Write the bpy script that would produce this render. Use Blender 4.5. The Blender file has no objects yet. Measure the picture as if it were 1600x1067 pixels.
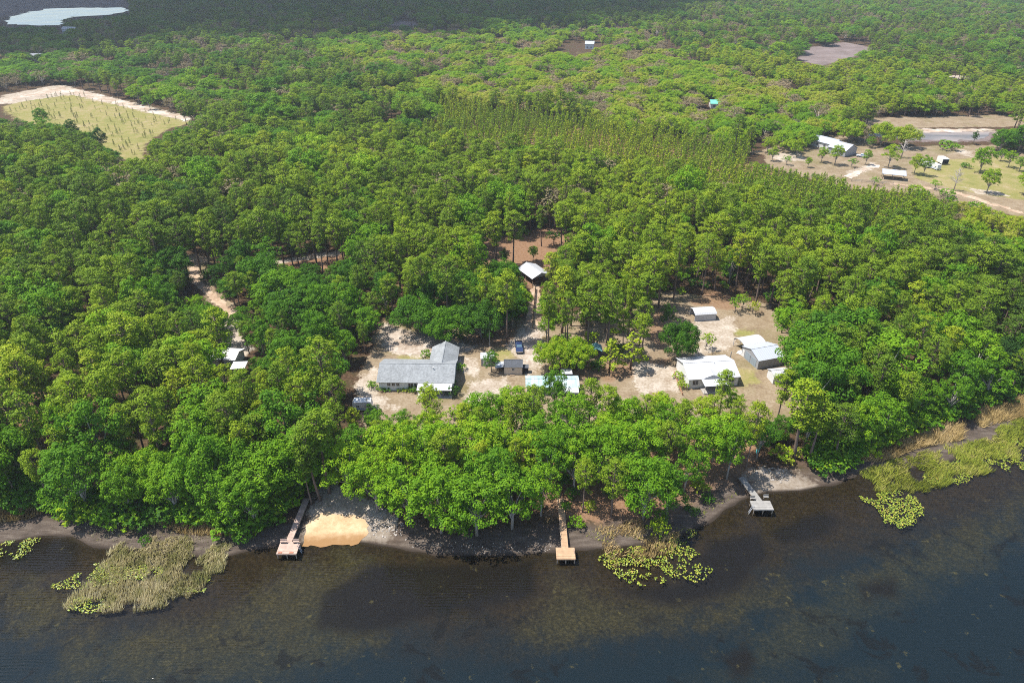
import bpy, bmesh, math, random
import numpy as np
from mathutils import Vector, Matrix, noise as mnoise
from mathutils.geometry import delaunay_2d_cdt
R = math.radians
scene = bpy.context.scene
COL = scene.collection
rnd = random.Random(7)
rng = np.random.default_rng(11)

# ------------------------------------------------------------------ camera model
PITCH, FPX, CAMH = R(31.0), 1600*24/36, 96.9
def P(x, y, z=1.2):
    """ground point seen at photo position x, y (1600 wide), at height z"""
    u = (x-800)/FPX; v = (533.5-y)/FPX
    dy = math.cos(PITCH)+v*math.sin(PITCH); dz = -math.sin(PITCH)+v*math.cos(PITCH)
    t = (z-CAMH)/dz
    return u*t, dy*t
def proj(X, Y, Z):
    dz = Z-CAMH
    zc = Y*math.cos(PITCH)-dz*math.sin(PITCH)
    vc = Y*math.sin(PITCH)+dz*math.cos(PITCH)
    return 800+FPX*X/zc, 533.5-FPX*vc/zc, FPX/zc

# ------------------------------------------------------------------ terrain
SHORE_PX = [(-500,860),(-150,850),(0,850),(60,838),(110,838),(135,852),(200,862),(280,866),(345,872),(380,862),(440,853),(500,848),(560,847),(600,853),
            (680,867),(760,869),(840,865),(900,859),(930,858),(1000,852),(1060,838),(1110,815),(1140,792),(1170,776),
            (1200,769),(1250,767),(1310,756),(1340,742),(1400,735),(1480,722),(1550,690),(1600,660),(1750,600),(2300,500)]
SH = np.array([P(x, y, 0.0) for x, y in SHORE_PX])
def shore_sd(X, Y):
    X = np.asarray(X, float); Y = np.asarray(Y, float)
    best = np.full(X.shape, 1e9)
    for (ax, ay), (bx, by) in zip(SH[:-1], SH[1:]):
        dx, dy = bx-ax, by-ay
        t = np.clip(((X-ax)*dx+(Y-ay)*dy)/(dx*dx+dy*dy), 0, 1)
        best = np.minimum(best, np.hypot(X-ax-t*dx, Y-ay-t*dy))
    sy = np.interp(X, SH[:,0], SH[:,1])
    return np.where(Y > sy, best, -best)
def wob(X, Y, s):
    return (np.sin(X*1.31/s+1.7*np.sin(Y*.77/s))+np.sin(Y*1.13/s+1.3*np.sin(X*.61/s+2.)))*.5
def gz(X, Y):
    sd = shore_sd(X, Y)
    sd = sd+wob(np.asarray(X), np.asarray(Y), 1.1)*.28*np.exp(-np.abs(sd)/6)
    land = 1.3*(1-np.exp(-np.maximum(sd,0)/14))+.10*wob(np.asarray(X), np.asarray(Y), 9.)*np.clip(sd/20,0,1)
    bed = -2.6*(1-np.exp(-np.maximum(-sd,0)/22))
    return np.where(sd > 0, land, bed)
def g1(x, y): return float(gz(np.array([x]), np.array([y]))[0])
def at(x, y):
    z = 1.2
    for _ in range(4):
        X, Y = P(x, y, z); z = max(g1(X, Y), 0)
    return Vector((X, Y, z))
def in_poly(X, Y, poly):
    X = np.asarray(X, float); Y = np.asarray(Y, float); r = np.zeros(X.shape, bool)
    n = len(poly)
    for i in range(n):
        x0, y0 = poly[i]; x1, y1 = poly[(i+1) % n]
        if y0 == y1: continue
        c = ((y0 > Y) != (y1 > Y)) & (X < (x1-x0)*(Y-y0)/(y1-y0)+x0)
        r ^= c
    return r
def sdf(X, Y, poly):
    best = np.full(X.shape, 1e9); n = len(poly)
    for i in range(n):
        ax, ay = poly[i]; bx, by = poly[(i+1) % n]
        dx, dy = bx-ax, by-ay; L = dx*dx+dy*dy+1e-9
        t = np.clip(((X-ax)*dx+(Y-ay)*dy)/L, 0, 1)
        best = np.minimum(best, np.hypot(X-ax-t*dx, Y-ay-t*dy))
    return np.where(in_poly(X, Y, poly), best, -best)
def wpoly(pp, z=1.2): return [P(x, y, z) for x, y in pp]

# ------------------------------------------------------------------ node helpers
def mat(name):
    m = bpy.data.materials.new(name); m.use_nodes = True
    nt = m.node_tree; nt.nodes.clear()
    return m, nt
class N:
    def __init__(s, nt): s.nt = nt
    def n(s, t, **kw):
        d = s.nt.nodes.new(t)
        for k, v in kw.items(): setattr(d, k, v)
        return d
    def link(s, a, b): s.nt.links.new(a, b)
    def val(s, sock, v):
        if isinstance(v, bpy.types.NodeSocket): s.link(v, sock)
        elif isinstance(v, (tuple, list)) and len(v) == 3 and sock.type == 'RGBA': sock.default_value = (*v, 1)
        else: sock.default_value = v
    def math(s, op, a, b=0.0, clamp=False):
        d = s.n('ShaderNodeMath', operation=op, use_clamp=clamp); s.val(d.inputs[0], a); s.val(d.inputs[1], b); return d.outputs[0]
    def mix(s, f, a, b, blend='MIX'):
        d = s.n('ShaderNodeMix', data_type='RGBA', blend_type=blend); s.val(d.inputs[0], f); s.val(d.inputs[6], a); s.val(d.inputs[7], b); return d.outputs[2]
    def noise(s, scale, detail=4, rough=.55, vec=None, dist=0.0):
        d = s.n('ShaderNodeTexNoise'); d.inputs['Scale'].default_value = scale; d.inputs['Detail'].default_value = detail
        d.inputs['Roughness'].default_value = rough; d.inputs['Distortion'].default_value = dist
        if vec is not None: s.link(vec, d.inputs['Vector'])
        return d.outputs['Fac']
    def step(s, v, lo, hi):
        d = s.n('ShaderNodeMapRange', interpolation_type='SMOOTHSTEP'); s.val(d.inputs[0], v); d.inputs[1].default_value = lo; d.inputs[2].default_value = hi
        return d.outputs[0]
    def attr(s, name, typ='GEOMETRY'):
        d = s.n('ShaderNodeAttribute', attribute_type=typ); d.attribute_name = name; return d
    def ramp(s, f, stops):
        d = s.n('ShaderNodeValToRGB'); s.val(d.inputs[0], f); e = d.color_ramp.elements
        while len(e) < len(stops): e.new(.5)
        for q, (p, c) in zip(e, stops): q.position = p; q.color = (*c, 1)
        return d.outputs[0]
    def coord(s, which='Object'): return s.n('ShaderNodeTexCoord').outputs[which]
    def scale(s, vec, sc):
        d = s.n('ShaderNodeMapping'); s.link(vec, d.inputs[0]); d.inputs['Scale'].default_value = sc; return d.outputs[0]
    def bsdf(s, col, rough=.8, spec=.3, normal=None, metal=0.0):
        d = s.n('ShaderNodeBsdfPrincipled'); s.val(d.inputs['Base Color'], col); s.val(d.inputs['Roughness'], rough)
        d.inputs['Specular IOR Level'].default_value = spec; d.inputs['Metallic'].default_value = metal
        if normal is not None: s.link(normal, d.inputs['Normal'])
        return d.outputs[0]
    def bump(s, h, strength=.5, dist=.05):
        d = s.n('ShaderNodeBump'); d.inputs['Strength'].default_value = strength; d.inputs['Distance'].default_value = dist; s.link(h, d.inputs['Height']); return d.outputs[0]
    def out(s, sh): s.link(sh, s.n('ShaderNodeOutputMaterial').inputs['Surface'])
def scol(c, k): return tuple(min(1, v*k) for v in c)
def simple(name, col, rough=.7, spec=.3, var=.25, scale=3.0, metal=0.0, bumps=0.0, stretch=(1,1,1)):
    m, nt = mat(name); q = N(nt)
    v = q.scale(q.coord(), stretch)
    a = q.noise(scale, 5, .6, v); b = q.noise(scale*.23, 3, .6, v)
    f = q.math('ADD', q.math('MULTIPLY', a, .6), q.math('MULTIPLY', b, .4))
    f = q.step(f, .3, .7)
    c = q.mix(f, scol(col, 1-var), scol(col, 1+var*.7))
    nrm = q.bump(a, bumps, .03) if bumps else None
    q.out(q.bsdf(c, rough, spec, nrm, metal)); return m
def planks(name, col, axis='Y', width=.14, var=.35):
    m, nt = mat(name); q = N(nt); co = q.coord()
    sep = q.n('ShaderNodeSeparateXYZ'); q.link(co, sep.inputs[0])
    u = q.math('DIVIDE', sep.outputs[axis], width)
    cell = q.math('FLOOR', u)
    wn = q.n('ShaderNodeTexWhiteNoise', noise_dimensions='1D'); q.link(cell, wn.inputs['W'])
    gap = q.step(q.math('ABSOLUTE', q.math('SUBTRACT', q.math('FRACT', u), .5)), .42, .5)
    n2 = q.noise(1.2, 5, .65, co)
    f = q.math('ADD', q.math('MULTIPLY', wn.outputs[0], .55), q.math('MULTIPLY', q.step(n2, .3, .7), .45))
    c = q.mix(f, scol(col, 1-var), scol(col, 1+var*.6))
    c = q.mix(q.math('MULTIPLY', gap, .8), c, scol(col, .2))
    q.out(q.bsdf(c, .85, .2)); return m
def ribbed(name, col, axis='X', pitch=.35, rough=.45, dirt=(.45,.43,.40), var=.3, spec=.4):
    m, nt = mat(name); q = N(nt); co = q.coord()
    sep = q.n('ShaderNodeSeparateXYZ'); q.link(co, sep.inputs[0])
    u = q.math('FRACT', q.math('DIVIDE', sep.outputs[axis], pitch))
    rib = q.step(q.math('ABSOLUTE', q.math('SUBTRACT', u, .5)), .30, .46)
    st = {'X': (1,.15,.15), 'Y': (.15,1,.15)}[axis]
    n = q.noise(1.5, 5, .65, q.scale(co, st)); n2 = q.noise(.5, 4, .6, co)
    f = q.math('ADD', q.math('MULTIPLY', n, .5), q.math('MULTIPLY', n2, .5))
    c = q.mix(q.math('MULTIPLY', q.step(f, .42, .72), var), col, dirt)
    c = q.mix(q.math('MULTIPLY', rib, .12), c, scol(col, .6))
    q.out(q.bsdf(c, rough, spec, q.bump(rib, .6, .03))); return m

# ------------------------------------------------------------------ mesh helpers
class MB:
    def __init__(s): s.v = []; s.f = []
    def add(s, vs, fs):
        o = len(s.v); s.v += [tuple(v) for v in vs]; s.f += [tuple(i+o for i in f) for f in fs]
    def box(s, x0, x1, y0, y1, z0, z1):
        s.add([(x0,y0,z0),(x1,y0,z0),(x1,y1,z0),(x0,y1,z0),(x0,y0,z1),(x1,y0,z1),(x1,y1,z1),(x0,y1,z1)],
              [(3,2,1,0),(4,5,6,7),(0,1,5,4),(1,2,6,5),(2,3,7,6),(3,0,4,7)])
    def prism_x(s, prof, x0, x1):
        n = len(prof)
        s.add([(x0,y,z) for y,z in prof]+[(x1,y,z) for y,z in prof],
              [tuple(range(n))[::-1], tuple(range(n,2*n))]+[(i,(i+1)%n,n+(i+1)%n,n+i) for i in range(n)])
    def prism_y(s, prof, y0, y1):
        n = len(prof)
        s.add([(x,y0,z) for x,z in prof]+[(x,y1,z) for x,z in prof],
              [tuple(range(n)), tuple(range(n,2*n))[::-1]]+[(i,n+i,n+(i+1)%n,(i+1)%n) for i in range(n)])
    def slab(s, a, b, c, d, t):
        a, b, c, d = map(Vector, (a,b,c,d)); n = (b-a).cross(d-a).normalized()*t
        s.add([a,b,c,d,a+n,b+n,c+n,d+n], [(3,2,1,0),(4,5,6,7),(0,1,5,4),(1,2,6,5),(2,3,7,6),(3,0,4,7)])
    def tube(s, pts, rad, n=7, cap=True):
        pts = [Vector(p) for p in pts]; rings = []
        for i, p in enumerate(pts):
            d = (pts[min(i+1,len(pts)-1)]-pts[max(i-1,0)]).normalized()
            a = d.cross(Vector((.31,.17,.93))) if abs(d.z) < .9 else d.cross(Vector((1,.2,0)))
            a.normalize(); b = d.cross(a)
            r = rad[i] if hasattr(rad, '__len__') else rad
            rings.append([p+(a*math.cos(k*2*math.pi/n)+b*math.sin(k*2*math.pi/n))*r for k in range(n)])
        vs = [v for r in rings for v in r]; fs = []
        for i in range(len(pts)-1):
            for k in range(n): fs.append((i*n+k, i*n+(k+1)%n, (i+1)*n+(k+1)%n, (i+1)*n+k))
        if cap: fs += [tuple(range(n))[::-1], tuple(range((len(pts)-1)*n, len(pts)*n))]
        s.add(vs, fs)
    def cyl(s, x, y, z0, z1, r, n=10): s.tube([(x,y,z0),(x,y,z1)], r, n)
    def build(s, name, m, parent=None, smooth=False):
        me = bpy.data.meshes.new(name); me.from_pydata(s.v, [], s.f); me.update()
        if smooth: me.polygons.foreach_set('use_smooth', [True]*len(me.polygons))
        me.materials.append(m)
        o = bpy.data.objects.new(name, me); COL.objects.link(o)
        if parent is not None: o.parent = parent
        return o
def tag(o, label=None, cat=None, group=None, kind=None):
    if label: o['label'] = label
    if cat: o['category'] = cat
    if group: o['group'] = group
    if kind: o['kind'] = kind
    return o
def thing(name, label, cat, loc, rz=0.0, group=None):
    o = bpy.data.objects.new(name, None); COL.objects.link(o); o.empty_display_size = .5
    o.location = loc; o.rotation_euler = (0,0,rz); return tag(o, label, cat, group)
def bx(name, m, parent, *dims):
    b = MB(); b.box(*dims); return b.build(name, m, parent)
def np_mesh(name, verts, faces, m, nper):
    verts = np.ascontiguousarray(verts, np.float32).reshape(-1,3); faces = np.ascontiguousarray(faces, np.int32).reshape(-1)
    me = bpy.data.meshes.new(name); me.vertices.add(len(verts)); me.vertices.foreach_set('co', verts.ravel())
    nf = len(faces)//nper; me.loops.add(len(faces)); me.loops.foreach_set('vertex_index', faces)
    me.polygons.add(nf); me.polygons.foreach_set('loop_start', np.arange(0, nf*nper, nper, dtype=np.int32))
    me.update(calc_edges=True); me.validate(); me.materials.append(m); return me

# ------------------------------------------------------------------ world, sun, camera
SUN_E, SUN_A = R(64), R(7)
SUN = Vector((-math.cos(SUN_E)*math.cos(SUN_A), math.cos(SUN_E)*math.sin(SUN_A), math.sin(SUN_E)))
w = bpy.data.worlds.new("World"); scene.world = w; w.use_nodes = True
q = N(w.node_tree); w.node_tree.nodes.clear()
sky = q.n('ShaderNodeTexSky', sky_type='NISHITA'); sky.sun_disc = False
sky.sun_elevation = SUN_E; sky.sun_rotation = math.atan2(SUN.x, SUN.y); sky.air_density = 1.0; sky.dust_density = 1.0
bgn = q.n('ShaderNodeBackground'); bgn.inputs[1].default_value = .13
q.link(sky.outputs[0], bgn.inputs[0]); q.link(bgn.outputs[0], q.n('ShaderNodeOutputWorld').inputs[0])
sl = bpy.data.lights.new('sun', 'SUN'); sl.energy = 5.0; sl.angle = R(.55); sl.color = (1.0,.95,.87)
so = bpy.data.objects.new('sun', sl); COL.objects.link(so); so.rotation_euler = SUN.to_track_quat('Z','Y').to_euler(); so.location = (0,100,200)
cd = bpy.data.cameras.new('camera'); cam = bpy.data.objects.new('camera', cd); COL.objects.link(cam); scene.camera = cam
cd.sensor_width = 36; cd.lens = 24; cd.clip_end = 9000; cd.clip_start = .5
cam.location = (0,0,CAMH); cam.rotation_euler = (R(90)-PITCH,0,0)
scene.view_settings.view_transform = 'Standard'; scene.view_settings.look = 'None'; scene.view_settings.exposure = 0.8
scene.cycles.filter_width = 1.0; scene.cycles.max_bounces = 6; scene.cycles.diffuse_bounces = 3; scene.cycles.glossy_bounces = 2; scene.cycles.transparent_max_bounces = 16
scene.cycles.transmission_bounces = 3; scene.cycles.volume_bounces = 0
try: scene.cycles.use_denoising = False
except Exception: pass

# ------------------------------------------------------------------ ground
def grow(a, b, s0, k):
    r = [a]
    while r[-1] < b: r.append(r[-1]+s0+(r[-1]-a)*k)
    return r
ys = np.array(list(np.arange(30,60,3.))+list(np.arange(60,250,.9))+grow(250,5000,.9,.022))
xp = grow(130,5000,1.0,.03); xs = np.array([-v for v in xp[::-1]]+list(np.arange(-129,130,.9))+xp)
GX, GY = np.meshgrid(xs, ys); GXf, GYf = GX.ravel(), GY.ravel()
GZ = gz(GXf, GYf)
nx, ny = len(xs), len(ys)
idx = np.arange(nx*ny).reshape(ny, nx)
quads = np.stack([idx[:-1,:-1], idx[:-1,1:], idx[1:,1:], idx[1:,:-1]], -1).reshape(-1,4)
def zone(polys, width=1.5, z=1.2):
    a = np.zeros(GXf.shape)
    for pp in polys:
        wp = wpoly(pp, z); arr = np.array(wp); x0,y0 = arr.min(0)-8*width; x1,y1 = arr.max(0)+8*width
        k = np.where((GXf>x0)&(GXf<x1)&(GYf>y0)&(GYf<y1))[0]
        d = sdf(GXf[k], GYf[k], wp)
        a[k] = np.maximum(a[k], np.clip(.5+d/(2*width), 0, 1))
    return a
YARD = [[(1190,236),(1262,212),(1345,214),(1370,230),(1640,226),(1640,352),(1500,318),(1400,300),(1300,290),(1200,262)],[(1350,185),(1640,178),(1640,198),(1350,201)],[(1150,236),(1262,236),(1350,255),(1420,290),(1640,345),(1640,310),(1500,290),(1330,262)],[(285,398),(330,402),(318,432),(375,485),(360,500),(330,475),(298,440)],[(1320,275),(1420,275),(1420,300),(1330,296)],[(556,640),(556,595),(575,560),(590,505),(640,490),(820,500),(845,500),(1000,470),(1040,455),(1200,475),(1260,560),(1260,640),(1180,680),(900,680),(700,700),(580,690)]]
STRAW = [[(745,415),(750,380),(830,360),(900,355),(895,385),(860,410),(850,440),(830,450),(790,425)],[(700,548),(745,520),(830,505),(845,540),(800,548),(745,545)],
         [(842,570),(950,560),(1060,555),(1050,580),(960,600),(870,592)],[(1065,470),(1120,455),(1165,470),(1150,488),(1085,480)],[(1000,520),(1020,480),(1060,470),(1050,520),(1040,560)],
         [(0,560),(60,560),(60,680),(0,680)],[(620,215),(900,200),(1150,250),(1300,300),(1200,330),(900,280)],[(850,690),(1180,680),(1180,790),(1040,820),(850,800)],
         [(420,412),(530,398),(530,420),(420,430)],[(600,440),(700,420),(700,450),(610,470)]]
GRASS = [[(0,168),(90,142),(120,146),(240,172),(300,192),(262,202),(228,225),(222,255),(170,245),(100,210),(30,190)],
         [(1425,252),(1560,246),(1640,255),(1640,320),(1500,298),(1430,280)],[(765,548),(800,543),(803,560),(770,566)],[(625,556),(680,552),(680,562),(620,564)],
         [(1140,515),(1185,514),(1180,528),(1140,526)],[(1150,575),(1180,580),(1190,600),(1155,605)]]
SANDY = [[(590,530),(600,505),(640,515),(700,530),(745,540),(740,548),(660,558),(600,550)],[(790,545),(820,500),(850,505),(845,545),(845,575),(822,590),(812,560)],
         [(555,640),(560,588),(592,575),(592,610),(620,640)],[(710,560),(745,562),(745,590),(716,580)],[(730,600),(790,590),(800,600),(720,640)],[(985,560),(1065,575),(1062,610),(1000,615)],
         [(1090,500),(1150,495),(1150,540),(1090,560)],[(470,860),(480,795),(505,745),(560,770),(620,800),(615,835),(560,850)],[(1160,755),(1180,725),(1230,728),(1280,745),(1290,765),(1200,772)],
         [(0,165),(0,150),(95,132),(130,142),(300,184),(300,192),(240,178),(110,148)],[(1200,240),(1250,240),(1262,252),(1215,252)],[(1350,205),(1450,203),(1560,205),(1560,213),(1350,211)],
         [(630,186),(690,176),(690,184),(640,192)],[(1165,166),(1195,168),(1195,176),(1170,174)],[(1400,114),(1525,120),(1525,124),(1400,119)],[(1240,185),(1262,182),(1260,196),(1244,196)],
         [(330,540),(345,500),(372,500),(392,545),(380,565),(335,560)],[(1320,268),(1365,255),(1370,262),(1330,276)],[(1500,292),(1560,300),(1580,308),(1530,303)],[(1490,233),(1520,236),(1515,246),(1495,240)]]
GREYBED = [[(1245,92),(1262,75),(1320,66),(1375,78),(1310,97),(1280,104)],[(590,36),(650,34),(650,40),(590,42)],[(1350,206),(1560,206),(1545,222),(1420,222)],[(-100,0),(230,0),(210,12),(190,12),(0,28),(-100,34)]]
WEED = [[(330,960),(440,880),(560,850),(610,870),(560,930),(620,1000),(500,1060),(360,1080),(60,1080),(100,985)],[(790,1000),(850,930),(870,890),(960,930),(1100,940),(1230,890),(1260,930),(1180,980),(1000,1000),(880,1020)],
        [(1060,1070),(1180,980),(1300,900),(1440,840),(1600,760),(1640,790),(1560,890),(1400,960),(1250,1070)],[(0,900),(60,880),(150,960),(60,1010),(0,1000)],[(640,880),(740,890),(700,940),(640,950)],[(1100,1080),(1240,1030),(1400,1020),(1400,1080)]]
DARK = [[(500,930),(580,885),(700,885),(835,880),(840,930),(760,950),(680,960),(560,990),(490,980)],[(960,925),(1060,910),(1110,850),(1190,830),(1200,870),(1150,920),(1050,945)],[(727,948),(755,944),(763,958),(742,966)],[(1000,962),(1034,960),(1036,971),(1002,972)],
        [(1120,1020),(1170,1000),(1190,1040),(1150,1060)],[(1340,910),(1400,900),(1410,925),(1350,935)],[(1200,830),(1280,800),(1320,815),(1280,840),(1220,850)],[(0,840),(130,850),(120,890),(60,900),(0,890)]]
sd_all = shore_sd(GXf, GYf)
attrs = {'yard': zone(YARD, 2.5), 'straw': zone(STRAW, 3.5), 'grass': zone(GRASS, 3.), 'sandy': zone(SANDY, 2.6), 'greybed': zone(GREYBED, 4.),
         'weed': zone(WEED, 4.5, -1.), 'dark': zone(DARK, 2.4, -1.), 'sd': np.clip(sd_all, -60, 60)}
gm, nt = mat('ground_soil'); q = N(nt); co = q.coord('Object')
nf = q.noise(1.6, 6, .65, co); nm = q.noise(.28, 6, .6, co); nl = q.noise(.05, 4, .6, co); nff = q.noise(6., 3, .7, co)
def warp(name, lo=.36, hi=.66, k=1.15):
    a = q.attr(name).outputs['Fac']
    s = q.math('ADD', a, q.math('MULTIPLY', q.math('SUBTRACT', q.math('ADD', q.math('MULTIPLY', nm, .6), q.math('MULTIPLY', nf, .4)), .5), k*1.6))
    return q.step(s, lo, hi)
fl = q.ramp(nf, [(.25,(.035,.022,.014)),(.5,(.10,.062,.036)),(.75,(.20,.13,.08))])          # forest floor
fl = q.mix(q.step(nm, .45, .7), fl, (.075,.07,.03))
straw = q.ramp(q.math('ADD', q.math('MULTIPLY', nf, .6), q.math('MULTIPLY', nff, .4)), [(.3,(.16,.08,.045)),(.5,(.305,.182,.108)),(.7,(.42,.285,.185))])
yard = q.ramp(q.math('ADD', q.math('MULTIPLY', nf, .5), q.math('MULTIPLY', nm, .5)), [(.3,(.19,.13,.082)),(.5,(.335,.262,.172)),(.68,(.46,.385,.285))])
yard = q.mix(q.math('MULTIPLY', q.step(nl, .5, .68), .6), yard, (.21,.19,.075))
grass = q.ramp(q.math('ADD', q.math('MULTIPLY', nf, .3), q.math('ADD', q.math('MULTIPLY', nm, .4), q.math('MULTIPLY', nl, .3))), [(.32,(.17,.19,.05)),(.47,(.30,.29,.095)),(.56,(.38,.32,.15)),(.66,(.52,.44,.30))])
sand = q.ramp(q.math('ADD', q.math('MULTIPLY', nf, .5), q.math('MULTIPLY', nm, .5)), [(.32,(.30,.215,.145)),(.47,(.46,.39,.305)),(.62,(.66,.585,.50))])
grey = q.ramp(q.math('ADD', q.math('MULTIPLY', nl, .6), q.math('MULTIPLY', nf, .4)), [(.3,(.14,.125,.11)),(.5,(.25,.20,.19)),(.65,(.33,.28,.27))])
c = q.mix(warp('straw'), fl, straw); c = q.mix(warp('yard'), c, yard); c = q.mix(q.math('MULTIPLY', warp('straw', .55, .8), .75), c, straw)
c = q.mix(warp('grass'), c, grass); c = q.mix(warp('sandy'), c, sand); c = q.mix(warp('greybed'), c, grey)
lit = q.math('MULTIPLY', q.step(q.noise(2.3, 6, .75, co), .55, .66), q.step(nm, .40, .60))
c = q.mix(q.math('MULTIPLY', lit, .65), c, (.12,.075,.048))
sdv = q.attr('sd').outputs['Fac']
sdn = q.math('ADD', sdv, q.math('MULTIPLY', q.math('SUBTRACT', nm, .5), 7.0))
band = q.math('ADD', q.math('MULTIPLY', q.noise(.9, 5, .6, q.scale(co, (.35,1.3,1))), .6), q.math('MULTIPLY', nff, .4))
mud = q.ramp(band, [(.3,(.055,.044,.035)),(.5,(.125,.10,.082)),(.68,(.235,.20,.165))])
bandsand = q.attr('sandy').outputs['Fac']
mudk = q.math('MULTIPLY', q.math('SUBTRACT', 1.0, q.step(sdn, 3.0, 8.5)), q.math('SUBTRACT', 1.0, q.math('MULTIPLY', bandsand, .6)))
c = q.mix(mudk, c, mud)
c = q.mix(q.math('SUBTRACT', 1.0, q.step(sdv, .05, .9)), c, (.055,.043,.034))
# lake bed
nw = q.noise(2.6, 5, .75, q.scale(co, (.7,1.3,1)), .6)
weed = q.ramp(q.math('ADD', q.math('MULTIPLY', nw, .65), q.math('MULTIPLY', nf, .35)), [(.36,(.018,.017,.009)),(.5,(.044,.041,.020)),(.66,(.115,.102,.046))])
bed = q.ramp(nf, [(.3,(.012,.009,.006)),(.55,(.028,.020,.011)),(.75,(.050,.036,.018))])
bed = q.mix(q.step(q.math('ADD', sdv, q.math('MULTIPLY', q.math('SUBTRACT', nm, .5), 14.)), -24., -7.), (.008,.018,.029), bed)  # light scattered in deep water, painted into the bed as a dark blue
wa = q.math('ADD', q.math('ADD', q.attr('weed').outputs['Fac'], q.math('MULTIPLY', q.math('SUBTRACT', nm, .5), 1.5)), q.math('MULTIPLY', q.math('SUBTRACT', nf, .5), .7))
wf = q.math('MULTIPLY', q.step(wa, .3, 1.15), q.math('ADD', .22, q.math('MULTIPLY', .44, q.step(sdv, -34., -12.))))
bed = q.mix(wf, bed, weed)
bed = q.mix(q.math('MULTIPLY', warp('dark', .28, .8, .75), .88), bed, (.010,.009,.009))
ds = q.math('MULTIPLY', q.step(q.noise(.13, 5, .65, co, .8), .56, .63), q.step(sdv, -6., -12.)); bed = q.mix(q.math('MULTIPLY', ds, .7), bed, (.008,.009,.010))
sp = q.math('MULTIPLY', q.step(q.noise(.45, 4, .6, co), .64, .72), q.step(nw, .4, .6)); bed = q.mix(q.math('MULTIPLY', sp, .45), bed, (.17,.15,.06))
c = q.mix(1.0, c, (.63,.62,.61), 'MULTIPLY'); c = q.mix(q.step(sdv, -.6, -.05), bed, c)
q.out(q.bsdf(c, .95, .1, q.bump(nff, .5, .08)))
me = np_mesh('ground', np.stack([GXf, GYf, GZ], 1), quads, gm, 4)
for k, v in attrs.items():
    a = me.attributes.new(k, 'FLOAT', 'POINT'); a.data.foreach_set('value', v.astype(np.float32))
me.polygons.foreach_set('use_smooth', [True]*len(me.polygons))
ground = bpy.data.objects.new('ground', me); COL.objects.link(ground); tag(ground, kind='structure')

# lake
wm, nt = mat('lake_water'); q = N(nt); co = q.coord('Object')
rip = q.noise(1.0, 4, .6, q.scale(co, (.8,2.2,1))); rip2 = q.noise(.16, 3, .5, q.scale(co, (1,1.6,1)))
wv = q.n('ShaderNodeTexWave', wave_type='BANDS', bands_direction='Y'); q.link(q.scale(co, (.25,1,1)), wv.inputs['Vector'])
wv.inputs['Scale'].default_value = .55; wv.inputs['Distortion'].default_value = 5.0; wv.inputs['Detail'].default_value = 3; wv.inputs['Detail Scale'].default_value = 1.4
h = q.math('ADD', q.math('MULTIPLY', rip, .7), q.math('MULTIPLY', q.math('MULTIPLY', wv.outputs['Fac'], q.step(rip2, .35, .65)), .8))
bn = q.bump(h, .5, .062)
fr = q.n('ShaderNodeFresnel'); fr.inputs['IOR'].default_value = 1.33; q.link(bn, fr.inputs['Normal'])
tr = q.n('ShaderNodeBsdfTransparent'); tr.inputs[0].default_value = (.78,.78,.72,1)
gl = q.n('ShaderNodeBsdfGlossy'); gl.distribution = 'BECKMANN'; gl.inputs['Roughness'].default_value = .10; q.link(bn, gl.inputs['Normal'])
ms = q.n('ShaderNodeMixShader'); q.link(fr.outputs[0], ms.inputs[0]); q.link(tr.outputs[0], ms.inputs[1]); q.link(gl.outputs[0], ms.inputs[2]); q.out(ms.outputs[0])
b = MB(); b.add([(-1500,-300,0),(1500,-300,0),(1500,260,0),(-1500,260,0)], [(0,1,2,3)])
tag(b.build('lake_water', wm), kind='structure')

def sheet(name, pp, m, step=1.0, lift=.03, jag=.75, z=1.2):
    """thin surface that follows the ground, with an uneven outline"""
    wp = [Vector(P(x, y, z)) for x, y in pp]; out = []
    for i, a in enumerate(wp):
        b_ = wp[(i+1) % len(wp)]; n = max(1, int((b_-a).length/step))
        for k in range(n):
            p = a.lerp(b_, k/n)
            d = Vector((mnoise.noise((p.x*.7,p.y*.7,3.1))+.5*mnoise.noise((p.x*2.,p.y*2.,1.1)), mnoise.noise((p.x*.7,p.y*.7,9.1))+.5*mnoise.noise((p.x*2.,p.y*2.,5.))))
            out.append(p+d*jag*step*1.6)
    n = len(out); poly = [(p.x,p.y) for p in out]; arr = np.array(poly)
    gx, gy = np.meshgrid(np.arange(arr[:,0].min(), arr[:,0].max(), step*1.2), np.arange(arr[:,1].min(), arr[:,1].max(), step*1.2))
    gx, gy = gx.ravel(), gy.ravel(); k = sdf(gx, gy, poly) > step*.5
    vs = out+[Vector((a,b_)) for a, b_ in zip(gx[k], gy[k])]
    r = delaunay_2d_cdt(vs, [(i,(i+1)%n) for i in range(n)], [], 1, 1e-4)
    vv = np.array([(v.x,v.y) for v in r[0]])
    zz = np.maximum(gz(vv[:,0], vv[:,1]), 0)+lift
    b = MB(); b.v = [(x,y,zv) for (x,y), zv in zip(vv, zz)]
    tri = [f for f in r[2]]
    cen = np.array([[sum(vv[i][0] for i in f)/3, sum(vv[i][1] for i in f)/3] for f in tri])
    ins = in_poly(cen[:,0], cen[:,1], poly)
    b.f = [tuple(f) for f, i_ in zip(tri, ins) if i_]
    return tag(b.build(name, m), kind='structure')
def sandmat(name, a, b_, c_, sc=1.0):
    m, nt = mat(name); q = N(nt); co = q.coord('Object')
    n1 = q.noise(1.1*sc, 6, .65, co); n2 = q.noise(.2*sc, 5, .6, co)
    f = q.math('ADD', q.math('MULTIPLY', n1, .5), q.math('MULTIPLY', n2, .5))
    q.out(q.bsdf(q.ramp(f, [(.33,a),(.48,b_),(.62,c_)]), .95, .1, q.bump(n1, .4, .06))); return m
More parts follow.
